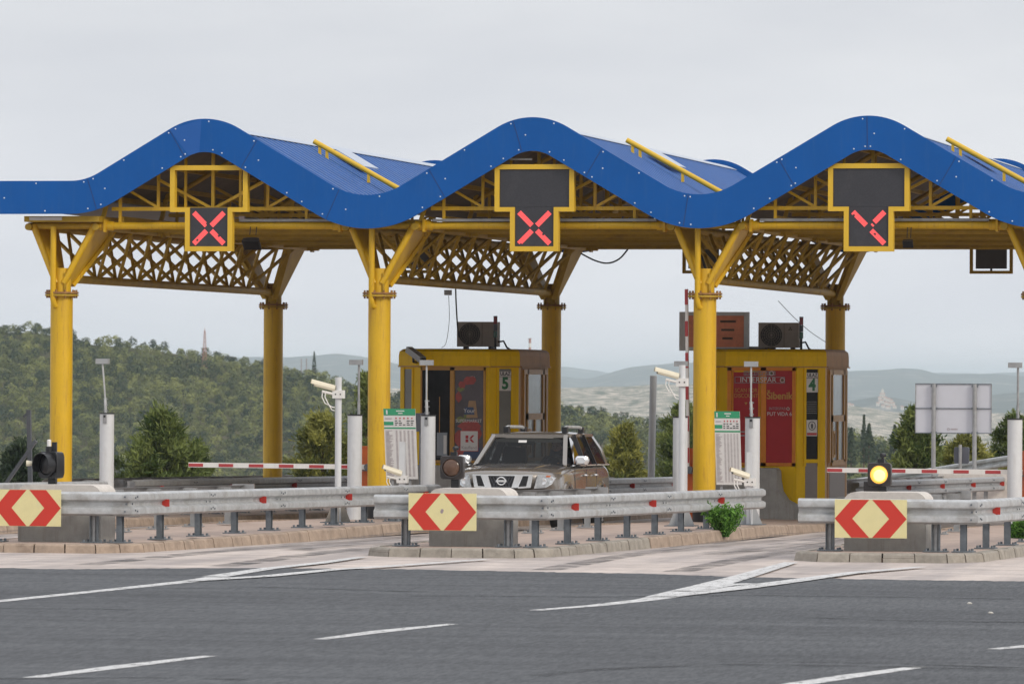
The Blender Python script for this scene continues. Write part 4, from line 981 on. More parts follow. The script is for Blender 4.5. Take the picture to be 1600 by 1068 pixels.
def cooler(dx, label, marks):
    x0, x1, y, z0, z1 = 5.29+dx, 6.06+dx, 8.75, 2.975, 3.48
    root = thing('air_conditioner', label, 'air conditioner', ((x0+x1)/2,y,z0), 'cooler units on the booth roofs'); b = MB()
    b.box((x0,y,z0+.03),(x1,y+.34,z1),'ac')
    for s in (x0+.12,x1-.16): b.box((s,y+.02,z0-.02),(s+.05,y+.32,z0+.03),'acdark')
    b.box((x1-.28,y-.006,z0+.05),(x1-.274,y,z1-.02),'acdark'); b.build('case', root, smooth=False)
    g = MB(); c = Vector((x0+.25,y,(z0+z1)/2+.015)); disc(g, c, .212, (0,-1,0), .006, 'acdark', 32)
    for r_ in (.06,.10,.14,.18,.21): g.tube([c+Vector((r_*math.cos(6.2832*k/24),-.012,r_*math.sin(6.2832*k/24))) for k in range(25)], .004, 'ac', 5)
    for k in range(8): a = math.pi*k/8; g.bar(c+Vector((.21*math.cos(a),-.010,.21*math.sin(a))), c-Vector((.21*math.cos(a),.010,.21*math.sin(a))), .006,.004,'ac')
    g.build('fan_grille', root)
    if marks:
        q = MB(); c = Vector((x1-.16,y-.002,z1-.12))
        for k in range(3):
            a = math.pi/2+k*2.0944; t = Vector((math.cos(a),0,math.sin(a))); s_ = Vector((-t.z,0,t.x))
            q.add([c, c+t*.022+s_*.013, c+t*.045, c+t*.022-s_*.013], [(0,1,2,3)], 'acdark')
        q.build('diamond_mark', root, smooth=False)
    v = MB(); v.tube([(x1-.02,y+.2,z0+.12),(x1+.10,y+.2,z0+.14),(x1+.16,y+.22,z0+.02),(x1+.24,y+.25,z0-.04)], .018,'cable',8); v.build('hose', root)
cooler(0, 'dusty air conditioner unit on the roof of booth five', False)
cooler(5.83, 'dusty air conditioner unit on the roof of booth four, small diamond mark on its case', True)
for px, lab in ((774,'red and green beacon stack beside the cooler on booth five'),(1252,'red and green beacon stack beside the cooler on booth four')):
    p = at(px, 530, 8.55); z = p.z; root = thing('beacon_stack', lab, 'beacon', (p.x,p.y,2.95), 'beacon stacks on the booth roofs')
    MB().tube([(p.x,p.y,2.93),(p.x,p.y,3.18)], .022, 'acdark', 10).build('pole', root)
    for a,b,m,nm in ((3.18,3.30,'lightgreen','green_lens'),(3.305,3.43,'grey','dark_lens'),(3.435,3.57,'lightred','red_lens')): MB().tube([(p.x,p.y,a),(p.x,p.y,b)], .038, m, 16).build(nm, root)
    MB().tube([(p.x,p.y,3.571),(p.x,p.y,3.59)], .04, 'black', 16).build('cap', root)
root = thing('roof_sign', 'brick red faded sign board in a grey frame on booth four roof corner', 'sign', (10.3,8.9,2.93)); a, b = at(1062,487,8.9), at(1170,548,8.9)
f = MB()
for lo, hi in (((a.x,b.z),(b.x,b.z+.07)),((a.x,a.z-.07),(b.x,a.z)),((a.x,b.z+.07),(a.x+.12,a.z-.07)),((b.x-.09,b.z+.07),(b.x,a.z-.07))): f.box((lo[0],8.86,lo[1]),(hi[0],8.98,hi[1]),'steelwhite')
f.build('frame', root, smooth=False)
MB().box((a.x+.12,8.90,b.z+.07),(b.x-.09,8.96,a.z-.07),'signred').build('face', root, smooth=False)
f = MB()
f.bar((a.x+.3,8.99,b.z+.06),(b.x+.5,8.99,b.z+.06),.05,.05,'galv2')
for xx in (b.x-.2, b.x+.3): f.bar((xx,8.99,2.93),(xx,8.99,b.z+.5),.05,.05,'galv2')
f.build('bracket', root, smooth=False)
q = MB()
for k in range(3): q.box((b.x-.55+k*.02,8.894,a.z-.20-k*.16),(b.x-.25-k*.03,8.899,a.z-.16-k*.16),'trunk')
q.build('faded_print', root, smooth=False)
# camera under the left eave of booth five
a, b = at(634,548,6.6), at(662,560,6.6)
root = thing('security_camera', 'grey security camera on the left eave of booth five', 'security camera', (a.x,7.0,a.z)); f = MB(); f.bar(a+Vector((0,.25,.03)), b+Vector((0,-.1,-.02)), .13,.11,'panelgrey'); f.build('housing', root)
MB().bar(b+Vector((-.02,-.085,-.02)), b+Vector((.03,-.125,-.035)), .10,.085,'black').build('lens', root)
f = MB(); f.tube([a+Vector((.1,.2,-.03)), a+Vector((.1,.22,-.2)), (a.x+.08,7.35,a.z-.22)], .025,'black',8); f.build('bracket', root)

# ------------------------------------------------------------------ lane equipment
def laser_post(x, label, mast, tilt=0., hb=2.66):
    y = -1.5; z0 = gz(y)+KH; zt = 1.745; root = thing('laser_post', label, 'sensor post', (x,y,z0), 'white sensor cylinders at the barriers')
    MB().tube([(x,y,z0),(x,y,zt)], .126, 'steelwhite', 32).build('body', root)
    MB().tube([(x,y,zt),(x,y,zt+.022)], .135, 'black', 28).build('cap', root)
    m = MB()
    if mast == 'front':
        m.tube([(x-.01,y-.05,zt),(x-.02,y-.05,zt+.28)], .024,'galv',10); m.tube([(x-.02,y-.05,zt+.28),(x-.02+tilt,y-.05,hb-.04)], .016,'galv',10)
    else: m.tube([(x+.03,y+.16,zt-.5),(x+.03,y+.16,zt+.24)], .026,'galv2',10); m.tube([(x+.03,y+.16,zt+.2),(x+.03,y+.16,hb-.04)], .02,'galv2',10)
    for k in range(3): m.tube([(x-.05+(.08 if mast != 'front' else 0),y-.05+(.21 if mast != 'front' else 0),zt+.06+k*.10),(x+.03+(.03 if mast != 'front' else 0),y-.05+(.21 if mast != 'front' else 0),zt+.06+k*.10)], .012,'galv2',6)
    m.build('mast', root); cx = x-.02+tilt if mast == 'front' else x-.02; cy = y-.05 if mast == 'front' else y+.16
    MB().box((cx-.115,cy-.05,hb-.04),(cx+.115,cy+.05,hb+.05),'galv2' if mast != 'front' else 'panelgrey').build('antenna_box', root, smooth=False)
    if mast == 'front':
        l = MB(); l.box((x-.035,y-.145,zt-.16),(x+.03,y-.118,zt-.01),'galv2'); l.box((x-.02,y-.152,zt-.06),(x+.015,y-.14,zt-.02),'black'); l.build('latch', root, smooth=False)
laser_post(1.27, 'white sensor cylinder with a leaning mast, right of the left front column', 'front', -.05)
laser_post(5.72, 'grey white sensor cylinder close on the left of the second front column', 'back')
laser_post(7.02, 'white sensor cylinder with a mast, left of the car', 'front', .0)
laser_post(11.44, 'grey white sensor cylinder close on the left of the third front column', 'back')
laser_post(12.69, 'white sensor cylinder with a mast in front of booth four', 'front', .0)
laser_post(17.18, 'sensor cylinder cut by the right edge of the photo', 'back')
def barrier(x, label, raised=False, worn=False, Lm=3.25):
    y = .42; z0 = gz(y)+KH; root = thing('barrier_gate', label, 'barrier gate', (x,y,z0), 'barrier gates between the islands')
    MB().box((x-.13,y-.12,z0),(x+.13,y+.18,1.17),'orange').build('cabinet', root, smooth=False)
    MB().box((x-.14,y-.13,1.172),(x+.14,y+.19,1.195),'orange').build('lid', root, smooth=False)
    a = MB(); zc = .83; yy = y-.20
    pos = (lambda t, s=0: (x-.02-.055*t/4+s, yy, zc+t)) if raised else (lambda t, s=0: (x+.12-t, yy, zc+.004*t+s))
    rest = 0.; red = False; segs = []
    t = .0
    t, red = Lm, True
    while t > 0: segs.append((max(0,t-.275), t, red)); t -= .275; red = not red
    for t0,t1,rd in segs:
        p, q = Vector(pos(t0)), Vector(pos(t1)); a.bar(p, q, .045, .085, 'white', up=(0,1,0) if raised else (0,0,1))
        if rd and not (worn and 2.6 < t0 < 2.8):
            k = .85; a.bar(p.lerp(q,.02)+Vector((0,-.025 if not raised else -.046,-.002)), q.lerp(p,.02)+Vector((0,-.025 if not raised else -.046,-.002)), .008, .055, 'redstripe', up=(0,0,1) if not raised else (1,0,0))
    a.build('arm', root, smooth=False)
    h = MB(); h.tube([(x,y-.10,zc),(x,yy-.05,zc)], .06,'galvdark',14); h.box((x-.1,yy-.04,zc-.07),(x+.14,yy+.04,zc-.05),'galvdark'); h.build('hub', root)
barrier(5.55, 'closed red and white barrier gate across the left lane', worn=True, Lm=3.38)
barrier(11.30, 'barrier gate with its arm raised upright before the third front column', raised=True, Lm=3.14)
barrier(17.0, 'closed red and white barrier gate across the right lane', Lm=3.4)
def camera_post(px, pytop, Y, label, low=False):
    p = at(px, pytop, Y); x, y = p.x, Y; z0 = gz(Y)+KH; r_ = .052; root = thing('camera_post', label, 'camera post', (x,y,z0), 'camera posts beside the lanes'); m = 'steelwhite'
    po = MB(); po.tube([(x,y,z0),(x,y,p.z)], r_, m, 18) if not low else po.box((x-.05,y-.05,z0),(x+.05,y+.05,p.z),m)
    po.build('pole', root)
    g = MB()
    for a in (.3,1.87,3.44,5.0):
        dd = Vector((math.cos(a),math.sin(a),0)); t = dd.cross(Vector((0,0,1)))*.008; b = Vector((x,y,z0))
        g.prism([b+dd*.045-t, b+dd*.22-t, b+dd*.20+Vector((0,0,.03))-t, b+dd*.05+Vector((0,0,.40))-t], t*2, 'kerbgrey' if not low and px < 800 else 'panelgrey')
    g.box((x-.24,y-.24,z0),(x+.24,y+.24,z0+.014),'galvdark'); g.build('base', root, smooth=False)
    zc = p.z-.20 if not low else z0+.78; cx = x-.06 if not low else x-.02
    c = MB(); a, b = Vector((cx-(.31 if not low else .24),y-.14,zc+.085)), Vector((cx-.0,y-.03,zc+.0)) ; dd = (b-a).normalized(); sx = Vector((-dd.y,dd.x,0)).normalized(); up = sx.cross(dd)
    if up.z < 0: up = -up
    ring = lambda o, k: [o+sx*(math.cos(t)*.052*k)+up*(max(math.sin(t),-.45)*.062*k) for t in [6.2832*i/16 for i in range(16)]]
    c.loft([ring(a,1),ring(b,1)], 'cream'); c.build('camera_housing', root)
    MB().loft([ring(a-dd*.004,.82),ring(a-dd*.012,.80)], 'black').build('camera_lens', root)
    s = MB(); s.loft([[a-dd*.06+sx*(math.cos(t)*.058)+up*(math.sin(t)*.072) for t in [3.1416*i/8 for i in range(9)]],[b+sx*(math.cos(t)*.058)+up*(math.sin(t)*.072) for t in [3.1416*i/8 for i in range(9)]]], 'cream', closed=False, caps=False); s.build('sunshield', root)
    k = MB(); k.box((x-.085,y-.075,zc-.14),(x+.095,y+.06,zc-.01),'white'); k.tube([(x-.25,y-.1,zc-.03),(x-.06,y-.05,zc-.075)], .022,'white',8)
    for q in (-.03,.05): disc(k,(x+q,y-.075,zc-.075),.012,(0,-1,0),.006,'black',8)
    k.build('bracket', root)
    w_ = MB()
    for q in (0,.05): w_.tube([(x-.24+q,y-.1,zc-.02),(x-.25+q,y-.1,zc-.12),(x-.20+q,y-.1,zc-.22),(x-.09,y-.07,zc-.28-q),(x-.05,y-.05,zc-.29-q)], .009,'white',6)
    w_.build('conduit', root)
    if low: pass
camera_post(529, 589, -8.0, 'tall white camera post standing left of the second front column')
camera_post(1066, 570, -8.0, 'tall white camera post standing left of the third front column')
camera_post(629, 690, -4.0, 'low camera post before the price board at the second front column', True)
camera_post(1172, 706, -4.6, 'low camera post behind the weed bush at the third front column', True)
def price_board(px0, py0, px1, py1, label):
    a, b = at(px0,py0,-3), at(px1,py1,-3); W_, H_ = b.x-a.x, a.z-b.z; z0 = gz(-3)+KH
    root = thing('price_board', label, 'price board', ((a.x+b.x)/2,-3,z0), 'leaning price boards'); xd = Vector((1,0,0)); tl = .10
    def P(u, v, o=0): return Vector((a.x+u*W_+v*tl*W_*1.0, -3-o+v*-.0, a.z-v*H_))
    m = MB(); m.prism([P(0,0),P(1,0),P(1,1),P(0,1)][::-1], (0,.02,0), 'printwhite'); pan = m.build('panel', root, smooth=False)
    h = MB()
    def rq(mb, u0,u1,v0,v1,m_,o=.004): mb.prism([P(u0,v0,o),P(u1,v0,o),P(u1,v1,o),P(u0,v1,o)][::-1], (0,.002,0), m_)
    rq(h,0,1,0,.095,'boardgreen'); rq(h,0,1,.265,.285,'boardgreen'); rq(h,0,.30,.185,.235,'boardgreen'); h.build('header', root, smooth=False)
    t = MB(); g = random.Random(px0)
    rq(t,.40,.66,.025,.04,'printwhite',.007); rq(t,.46,.60,.058,.072,'printwhite',.007); rq(t,.08,.13,.02,.08,'printwhite',.007)
    for k in range(5):
        u = .36+k*.125
        rq(t,u+.01,u+.05,.125,.145,'printred',.006)
        for v in (.165,.195,.222): 
            if g.random() < .9: rq(t,u-.01,u+.03+g.uniform(.02,.06),v,v+.013,'printblack',.006)
    rq(t,.05,.26,.135,.145,'printgrey',.006)
    v = .31
    while v < .96:
        rq(t,.04,.04+g.uniform(.10,.24),v,v+.006,'printgrey',.006)
        for k in range(5): rq(t,.36+k*.125,.36+k*.125+.06,v,v+.006,'printgrey',.006)
        v += .0165
    t.build('small_print', root, smooth=False)
    s = MB()
    for u in (.25,.8): q = P(u,.5); s.bar((q.x,-2.95,z0),(q.x-.02,-2.95,a.z-.05),.04,.04,'galv2')
    s.build('stand', root, smooth=False)
price_board(599,638,648,748,'white price board with a green header, right of the second front column')
price_board(1116,642,1155,757,'white price board with a green header, right of the third front column')
p = at(648,645,2.0); q = at(666,674,2.0); root = thing('control_box', 'dark grey control box between the price board and the cylinder left of the car', 'control box', ((p.x+q.x)/2,2.1,gz(2)+KH))
MB().box((p.x,2.0,q.z),(q.x,2.25,p.z),'grey').build('case', root, smooth=False)
MB().box(((p.x+q.x)/2-.04,2.08,gz(2)+KH),((p.x+q.x)/2+.04,2.17,q.z),'galvdark').build('stand', root, smooth=False)
p = at(1021,588,22); root = thing('bare_post', 'plain pale grey post standing behind the car', 'post', (p.x,22,gz(22)+KH)); b = MB(); b.tube([(p.x-.05,22,gz(22)+KH),(p.x,22,p.z)], .075,'panelgrey',14); b.build('pole', root); MB().tube([(p.x,22,p.z),(p.x,22,p.z+.02)],.08,'galv',14).build('cap', root)
p, q, s_ = at(45,640,24), at(10,754,24), at(56,688,24)
root = thing('fence_post', 'upright dark steel fence post at left with a bent tip', 'post', (p.x,24,gz(24)), 'dark steel posts at the left edge'); b = MB(); b.bar((p.x+.06,24,gz(24)),(p.x,24,p.z),.09,.09,'galvpost'); b.bar((p.x,24,p.z-.05),(p.x-.12,24,p.z-.16),.05,.05,'galvpost'); b.build('shaft', root, smooth=False)
root = thing('fence_post', 'slanting dark steel brace leaning against the upright fence post', 'post', (q.x-.3,24,gz(24)), 'dark steel posts at the left edge'); dq = (s_-q); g0 = q-dq*((q.z-gz(24))/dq.z); b = MB(); b.bar(g0, s_, .10,.07,'galvpost'); b.build('shaft', root, smooth=False)

# ------------------------------------------------------------------ guard rails, crash blocks, chevron boards, flashing lamps
def wprof():
    o = [(.0,.165),(.035,.162),(.078,.135),(.083,.085),(.078,.055),(.012,.022),(.008,-.022),(.078,-.055),(.083,-.085),(.078,-.135),(.035,-.162),(.0,-.165)]
    i = [(a-.006,b*.985) for a,b in o[::-1]]
    return o+i
WP = wprof()
RT = .655                                                # beam centre over the road
post_mesh = None
def rail_post(parent, x, y, sx, sy, front=False, light=False):
    """post with base plate, bolts and spacer; (sx, sy) points from the post to the beam"""
    z0 = gz(y)+KH+.004; t = Vector((-sy,sx,0)); s = Vector((sx,sy,0)); b = Vector((x,y,z0)); mb = MB(); m = 'galvdark' if not light else 'galv2'
    zt = rz(y)+RT+.14
    for q, w, th in ((-.05,.012,.11),(.05,.012,.11)):
        c = b+t*q; mb.prism([c-t*.006-s*.03, c+t*.006-s*.03, c+t*.006+s*.05, c-t*.006+s*.05], (0,0,zt-z0), m)
    mb.prism([b-t*.05-s*.008, b+t*.05-s*.008, b+t*.05+s*.008, b-t*.05+s*.008], (0,0,zt-z0), 'galv2')
    mb.prism([b-t*.018+s*.0085,b+t*.018+s*.0085,b+t*.018+s*.028,b-t*.018+s*.028], (0,0,zt-z0), 'galv2')
    mb.prism([b-t*.16-s*.13, b+t*.16-s*.13, b+t*.16+s*.15, b-t*.16+s*.15], (0,0,.014), m)
    for a in (-.12,.12):
        for c in (-.09,.11):
            q = b+t*a+s*c+Vector((0,0,.014)); mb.tube([q,q+Vector((0,0,.03))], .018, m, 6)
    sp = b+s*.05; zc = rz(y)+RT
    mb.prism([sp-t*.07+Vector((0,0,zc-.13-z0)), sp+t*.07+Vector((0,0,zc-.13-z0)), sp+t*.07+s*.11+Vector((0,0,zc-.13-z0)), sp-t*.07+s*.11+Vector((0,0,zc-.13-z0))], (0,0,.27), 'galv2')
    return mb.build('post', parent, smooth=False)
def run(root, path, side, front_idx=None, joints=4.0, refl=True, step=2.0, light=False, first=.5, pname='beam', ro=1.2, rs=5.3):
    P3 = [Vector((x,y,rz(y)+RT)) for x,y in path]
    pts = [P3[0]]
    for a,b in zip(P3,P3[1:]):
        k = max(1,int((b-a).length/3))
        for j in range(1,k+1): q = a.lerp(b,j/k); q.z = rz(q.y)+RT; pts.append(q)
    MB().sweep(WP, pts, side, 'galv' if not light else 'galv2').build(pname, root)
    s = [0]
    for a,b in zip(P3,P3[1:]): s.append(s[-1]+(b-a).length)
    def Q(d):
        d = min(max(d,0),s[-1])
        for i in range(len(P3)-1):
            if d <= s[i+1] or i == len(P3)-2:
                p = P3[i].lerp(P3[i+1],(d-s[i])/(s[i+1]-s[i])); dd = (P3[i+1]-P3[i]).normalized(); nn = Vector((dd.y,-dd.x,0)).normalized()*side; return p, dd, nn
    def Qz(d): p,dd,nn = Q(d); p.z = rz(p.y)+RT; return p,dd,nn
    d = joints if front_idx is None else front_idx
    while d < s[-1]-.2:
        sl = MB(); a,_,n1 = Qz(d-.0); b,_,n2 = Qz(d+.32); sl.sweep([(u+.005,v) for u,v in WP[:12]]+[(u+.003,v) for u,v in WP[:12][::-1]], [a,b], side, 'galv' if not light else 'galv2')
        for e in (.06,.16,.26):
            p,dd,nn = Qz(d+e)
            for zz in (.10,-.10,.0) if e != .16 else (.085,-.085): disc(sl, p+nn*(.086 if zz else .012)+Vector((0,0,zz)), .014, nn, .012, 'galvdark', 6)
        d += joints; sl.build('lap_joint', root)
    d = first
    while d < s[-1]:
        p,dd,nn = Qz(d); rail_post(root, p.x-nn.x*.155, p.y-nn.y*.155, nn.x, nn.y, light=light); d += step
    if refl:
        d = ro
        while d < s[-1]-.2:
            p,dd,nn = Qz(d); c = p+nn*.022; m = MB(); m.prism([c-nn*.008+Vector((0,0,-.05)),c+nn*.095+Vector((0,0,-.05)),c+nn*.095+Vector((0,0,.05)),c-nn*.008+Vector((0,0,.05))], dd*.02, 'reflector')
            m.build('reflector', root, smooth=False); d += rs
for i in range(4):
    cx = COLX[i]; ends = [(1.5,-2.5),(1.82,-3.5),(2.0,-6.2),(2.1,-5.5)][i]
    nm = ['guard rail of the leftmost island ending left of the white cylinder','guard rail round the left chevron board, running to the car','guard rail round the middle chevron board, running to booth four','guard rail round the right chevron board at the right edge'][i]
    root = thing('guard_rail', nm, 'guard rail', (cx+.5,-14,gz(-14)+KH), 'galvanised guard rails on the islands')
    c0 = (cx-.70,-22.2); c1 = (cx+1.63,-22.2); e = (cx+ends[0],ends[1])
    run(root, [c0,c1,e], 1, front_idx=2.26, first=99, joints=4.0, ro=2.26+1.75)
    for xx in (cx-.30, cx+1.12): rail_post(root, xx, -22.04, 0, -1)
    d0 = Vector(c1); d1 = Vector(e); L = (d1-d0).length; dd = (d1-d0)/L; nn = Vector((dd.y,-dd.x)); k = .15
    while k < L: q = d0+dd*k-nn*.155; rail_post(root, q.x, q.y, nn.x, nn.y); k += 2.0
    run(root, [(cx-.42,-20.6),(cx-.25,-8.3)], -1, first=.6, refl=False, light=True, pname='lane_side_beam')
    bp = MB(); bp.box((cx-.42,-8.42,rz(-8)+.42),(cx-.12,-8.3,rz(-8)+.84),'trunk'); bp.box((cx-.46,-8.46,rz(-8)+.70),(cx-.10,-8.42,rz(-8)+.84),'galv2'); bp.build('end_block', root, smooth=False)
    if i == 0: pass
    # concrete block behind the beam
    x0, x1 = [(cx-.05,cx+1.10),(cx-.05,cx+1.13),(cx-.04,cx+1.04),(cx-.15,cx+.95)][i]
    bl = MB(); pr = [(x0,KH),(x1,KH),(x1,.76)]+[(x1-.14+.14*math.cos(a),.76+.13*math.sin(a)) for a in (.4,.8,1.2,1.5)]+[(x0+.14-.14*math.cos(a),.76+.13*math.sin(a)) for a in (1.5,1.2,.8,.4)]+[(x0,.76)]
    bl.prism([(a,-21.78,c) for a,c in pr], (0,.75,0), 'concrete')
    o = bl.build('crash_block', origin=((x0+x1)/2,-21.4,.15)); tag(o, ['concrete crash block on the leftmost island','pale topped concrete crash block behind the left chevron board','pale topped concrete crash block behind the middle chevron board','pale topped concrete crash block under the lit yellow lamp'][i], 'crash block', 'concrete crash blocks')
    cp = MB(); cp.prism([(a,-21.80,c) for a,c in [(x1+.004,.765)]+[(x1-.14+.145*math.cos(t),.765+.136*math.sin(t)) for t in (.4,.8,1.2,1.5)]+[(x0+.14-.145*math.cos(t),.765+.136*math.sin(t)) for t in (1.5,1.2,.8,.4)]+[(x0-.004,.765)]], (0,.79,0), 'capwhite'); cp.build('cap', o, origin=((x0+x1)/2,-21.4,.15))
    if i == 0: continue
    # chevron board
    bx = [0, 6.065, 11.872, 17.69][i]; y = -22.36; zt, zb = [0,.845,.845,.815][i], [0,.345,.345,.305][i]; hw = .468 if i != 3 else .482
    root = thing('chevron_board', ['','red and pale yellow chevron board at the left edge under the black lamp','red and pale yellow chevron board in the middle with a grey spot at its centre','red and pale yellow chevron board under the lit yellow lamp'][i], 'chevron board', (bx,y,zb), 'chevron boards at the island noses')
    MB().box((bx-hw,y-.004,zb),(bx+hw,y+.012,zt),'boardyellow').build('panel', root, smooth=False)
    zc = (zt+zb)/2; h = (zt-zb)/2; m = MB(); yy = y-.0065
    for s in (-1,1):
        xt = .235
        for sg in (-1,1):
            poly = [(bx+s*.0+s*.02,zc+sg*(h-.004)),(bx+s*xt*1.1,zc+sg*(h-.004)),(bx+s*(hw-.002),zc),(bx+s*(hw-.235),zc)]
            m.prism([(a,yy,c) for a,c in poly], (0,.002,0), 'red')
    m.build('chevrons', root, smooth=False)
    f = MB()
    for s in (-.3,.3): f.box((bx+s-.02,y+.012,zb+.05),(bx+s+.02,y+.09,zt-.05),'galv2')
    f.build('bracket', root, smooth=False)
    if i == 2:
        q = MB(); q.add([(bx-.005+.022*math.cos(t)*(1+.25*math.sin(2*t)),y-.0055,zc+.01+.032*math.sin(t)) for t in [6.2832*k/12 for k in range(12)]], [tuple(range(12))], 'printgrey'); q.build('worn_spot', root, smooth=False)

def signal_lamp(px, py, half, label, kind):
    y = -21.3; p = at(px, py, y); D = (p-CAM).length; h = half*D/FPX; root = thing('warning_lamp', label, 'warning lamp', (p.x,y,.9), 'warning lamps on the crash blocks')
    po = MB(); po.tube([(p.x+.03,y+.08,.88),(p.x+.03,y+.08,p.z+h+.05)], .025,'galvdark' if kind != 'lit' else 'galv',10); po.box((p.x-.02,y+.04,p.z-h-.13),(p.x+.09,y+.12,p.z-h+.0),'black'); po.build('pole', root)
    hs = MB(); c = Vector((p.x,y,p.z)); m = 'black' if kind == 'black' else 'lampgrey'
    yaw = R(-30) if kind == 'black' else 0; nn = Vector((math.sin(yaw),-math.cos(yaw),0)); rx = Vector((math.cos(yaw),math.sin(yaw),0)); up = Vector((0,0,1))
    def sq(o, k, r_=.25): 
        pts = []
        for sx,sy in ((-1,-1),(1,-1),(1,1),(-1,1)):
            for t in (0,1,2):
                a = {(-1,-1):math.pi,(1,-1):-math.pi/2,(1,1):0,(-1,1):math.pi/2}[(sx,sy)]+t*math.pi/4
                pts.append(o+rx*(sx*k*(1-r_)+math.cos(a)*k*r_)+up*(sy*k*(1-r_)+math.sin(a)*k*r_))
        return pts
    hs.loft([sq(c-nn*.16,h*.8),sq(c-nn*.12,h*.97),sq(c,h),sq(c+nn*.02,h*.97)], m, caps=True)
    hs.loft([[c+nn*.02+rx*math.cos(t)*h*.86+up*math.sin(t)*h*.86 for t in [6.2832*k/32 for k in range(32)]],[c+nn*.05+rx*math.cos(t)*h*.88+up*math.sin(t)*h*.88 for t in [6.2832*k/32 for k in range(32)]],[c+nn*.05+rx*math.cos(t)*h*.76+up*math.sin(t)*h*.76 for t in [6.2832*k/32 for k in range(32)]],[c+nn*.022+rx*math.cos(t)*h*.76+up*math.sin(t)*h*.76 for t in [6.2832*k/32 for k in range(32)]]], m, caps=False)
    if kind == 'black':                                   # long visor hood
        ring = lambda d,k: [c+nn*d+rx*math.cos(t)*h*k+up*math.sin(t)*h*k for t in [R(-35)+R(250)*q/20 for q in range(21)]]
        hs.loft([ring(.02,.92),ring(.16,.90),ring(.16,.86),ring(.03,.86)], m, closed=False, caps=False)
    hs.build('housing', root)
    ln = MB(); rings = []
    for q in range(6):
        rr = h*.76*math.cos(q/5*1.5); rings.append([c+nn*(.024+.045*math.sin(q/5*1.5))+rx*math.cos(t)*rr+up*math.sin(t)*rr for t in [6.2832*k/28 for k in range(28)]])
    ln.loft(rings, {'lit':'lamp','off':'amberoff','black':'black'}[kind]); lo = ln.build('lens', root)
    if kind == 'lit':
        rings = []
        for q in range(5):
            rr = h*.5*math.cos(q/4*1.5); rings.append([c+nn*(.069+.012*math.sin(q/4*1.5))+rx*(.01+math.cos(t)*rr)+up*(-.01+math.sin(t)*rr) for t in [6.2832*k/24 for k in range(24)]])
        MB().loft(rings, 'lampcore').build('bright_core', lo)
    tp = MB()
    if kind == 'black':
        tp.tube([c+rx*.0+Vector((-.01,.05,h)), c+Vector((-.01,.05,h+.07))], .05,'black',12); tp.tube([c+Vector((-.01,.05,h+.07)),c+Vector((-.01,.05,h+.155)),c+Vector((-.01,.05,h+.165))], [.03,.03,.015],'white',12)
        tp.box((c.x+.03,y+.05,c.z+h*.9),(c.x+.09,y+.11,c.z+h+.13),'black')
    else:
        tp.box((c.x-.03,y+.03,c.z+h),(c.x+.06,y+.09,c.z+h+.05),'black'); tp.tube([c+Vector((.035,.06,h+.05)),c+Vector((.035,.06,h+.12))], .02,'black',8); tp.tube([c+Vector((.02,.03,h+.10)),c+Vector((.06,.09,h+.10))], .028,'black',8)
    tp.build('top_fitting', root)
    bt = MB()
    if kind == 'lit': bt.box((c.x-h-.06,y+.05,.895),(c.x-.02,y+.2,c.z-h*.6),'lampgrey'); bt.build('battery_box', root, smooth=False)
    if kind == 'black':
        bt.tube([c-rx*(h+.02)+nn*.10+up*.02, c-rx*(h+.09)+nn*.16+up*.02], [.03,.045],'cream',10); bt.build('side_sensor', root)
signal_lamp(76, 726, 21, 'black round warning lamp with a hood above the left chevron board', 'black')
signal_lamp(706, 730, 18.5, 'unlit amber warning lamp above the middle chevron board', 'off')
signal_lamp(1374, 741, 18.5, 'lit yellow warning lamp above the right chevron board', 'lit')

# exit side rails
def exit_rail(path, side, label, second=None, refl=True):
    root = thing('exit_rail', label, 'guard rail', (path[0][0],path[0][1],gz(path[0][1])+KH), 'guard rails on the exit side'); run(root, path, side, refl=refl, light=True, ro=1.8, rs=5.0)
    if second: run(root, second, -side, refl=False, light=True, pname='lane_side_beam')
exit_rail([(1.12,.6),(1.15,19.5)], 1, 'dull grey rail behind the left barrier arm', [(-.45,.6),(-.45,19)])
exit_rail([(6.75,12.2),(6.75,25.5)], 1, 'grey rail right of the car behind booth five', [(5.2,12),(5.2,25)])
exit_rail([(12.25,13.8),(12.65,47)], 1, 'long grey rail under the right barrier arm', [(11.0,14),(11.2,44)])
exit_rail([(18.3,10),(18.4,28)], 1, 'grey rail behind the cylinder at the right edge')
p, q = at(1462,736,36), at(1588,745,36)
b = MB(); zb = gz(36)+KH; x0, x1 = p.x, q.x; pr = [(x0,zb),(x1,zb),(x1,p.z-.15),(x1-.12,p.z-.03),(x1-.5,p.z),(x0+.5,p.z),(x0+.12,p.z-.03),(x0,p.z-.15)]
b.prism([(a,36,c) for a,c in pr], (0,2.0,0), 'capwhite'); o = b.build('crash_block', origin=((x0+x1)/2,36,zb)); tag(o, 'pale concrete crash block on the exit side under the blank sign', 'crash block')
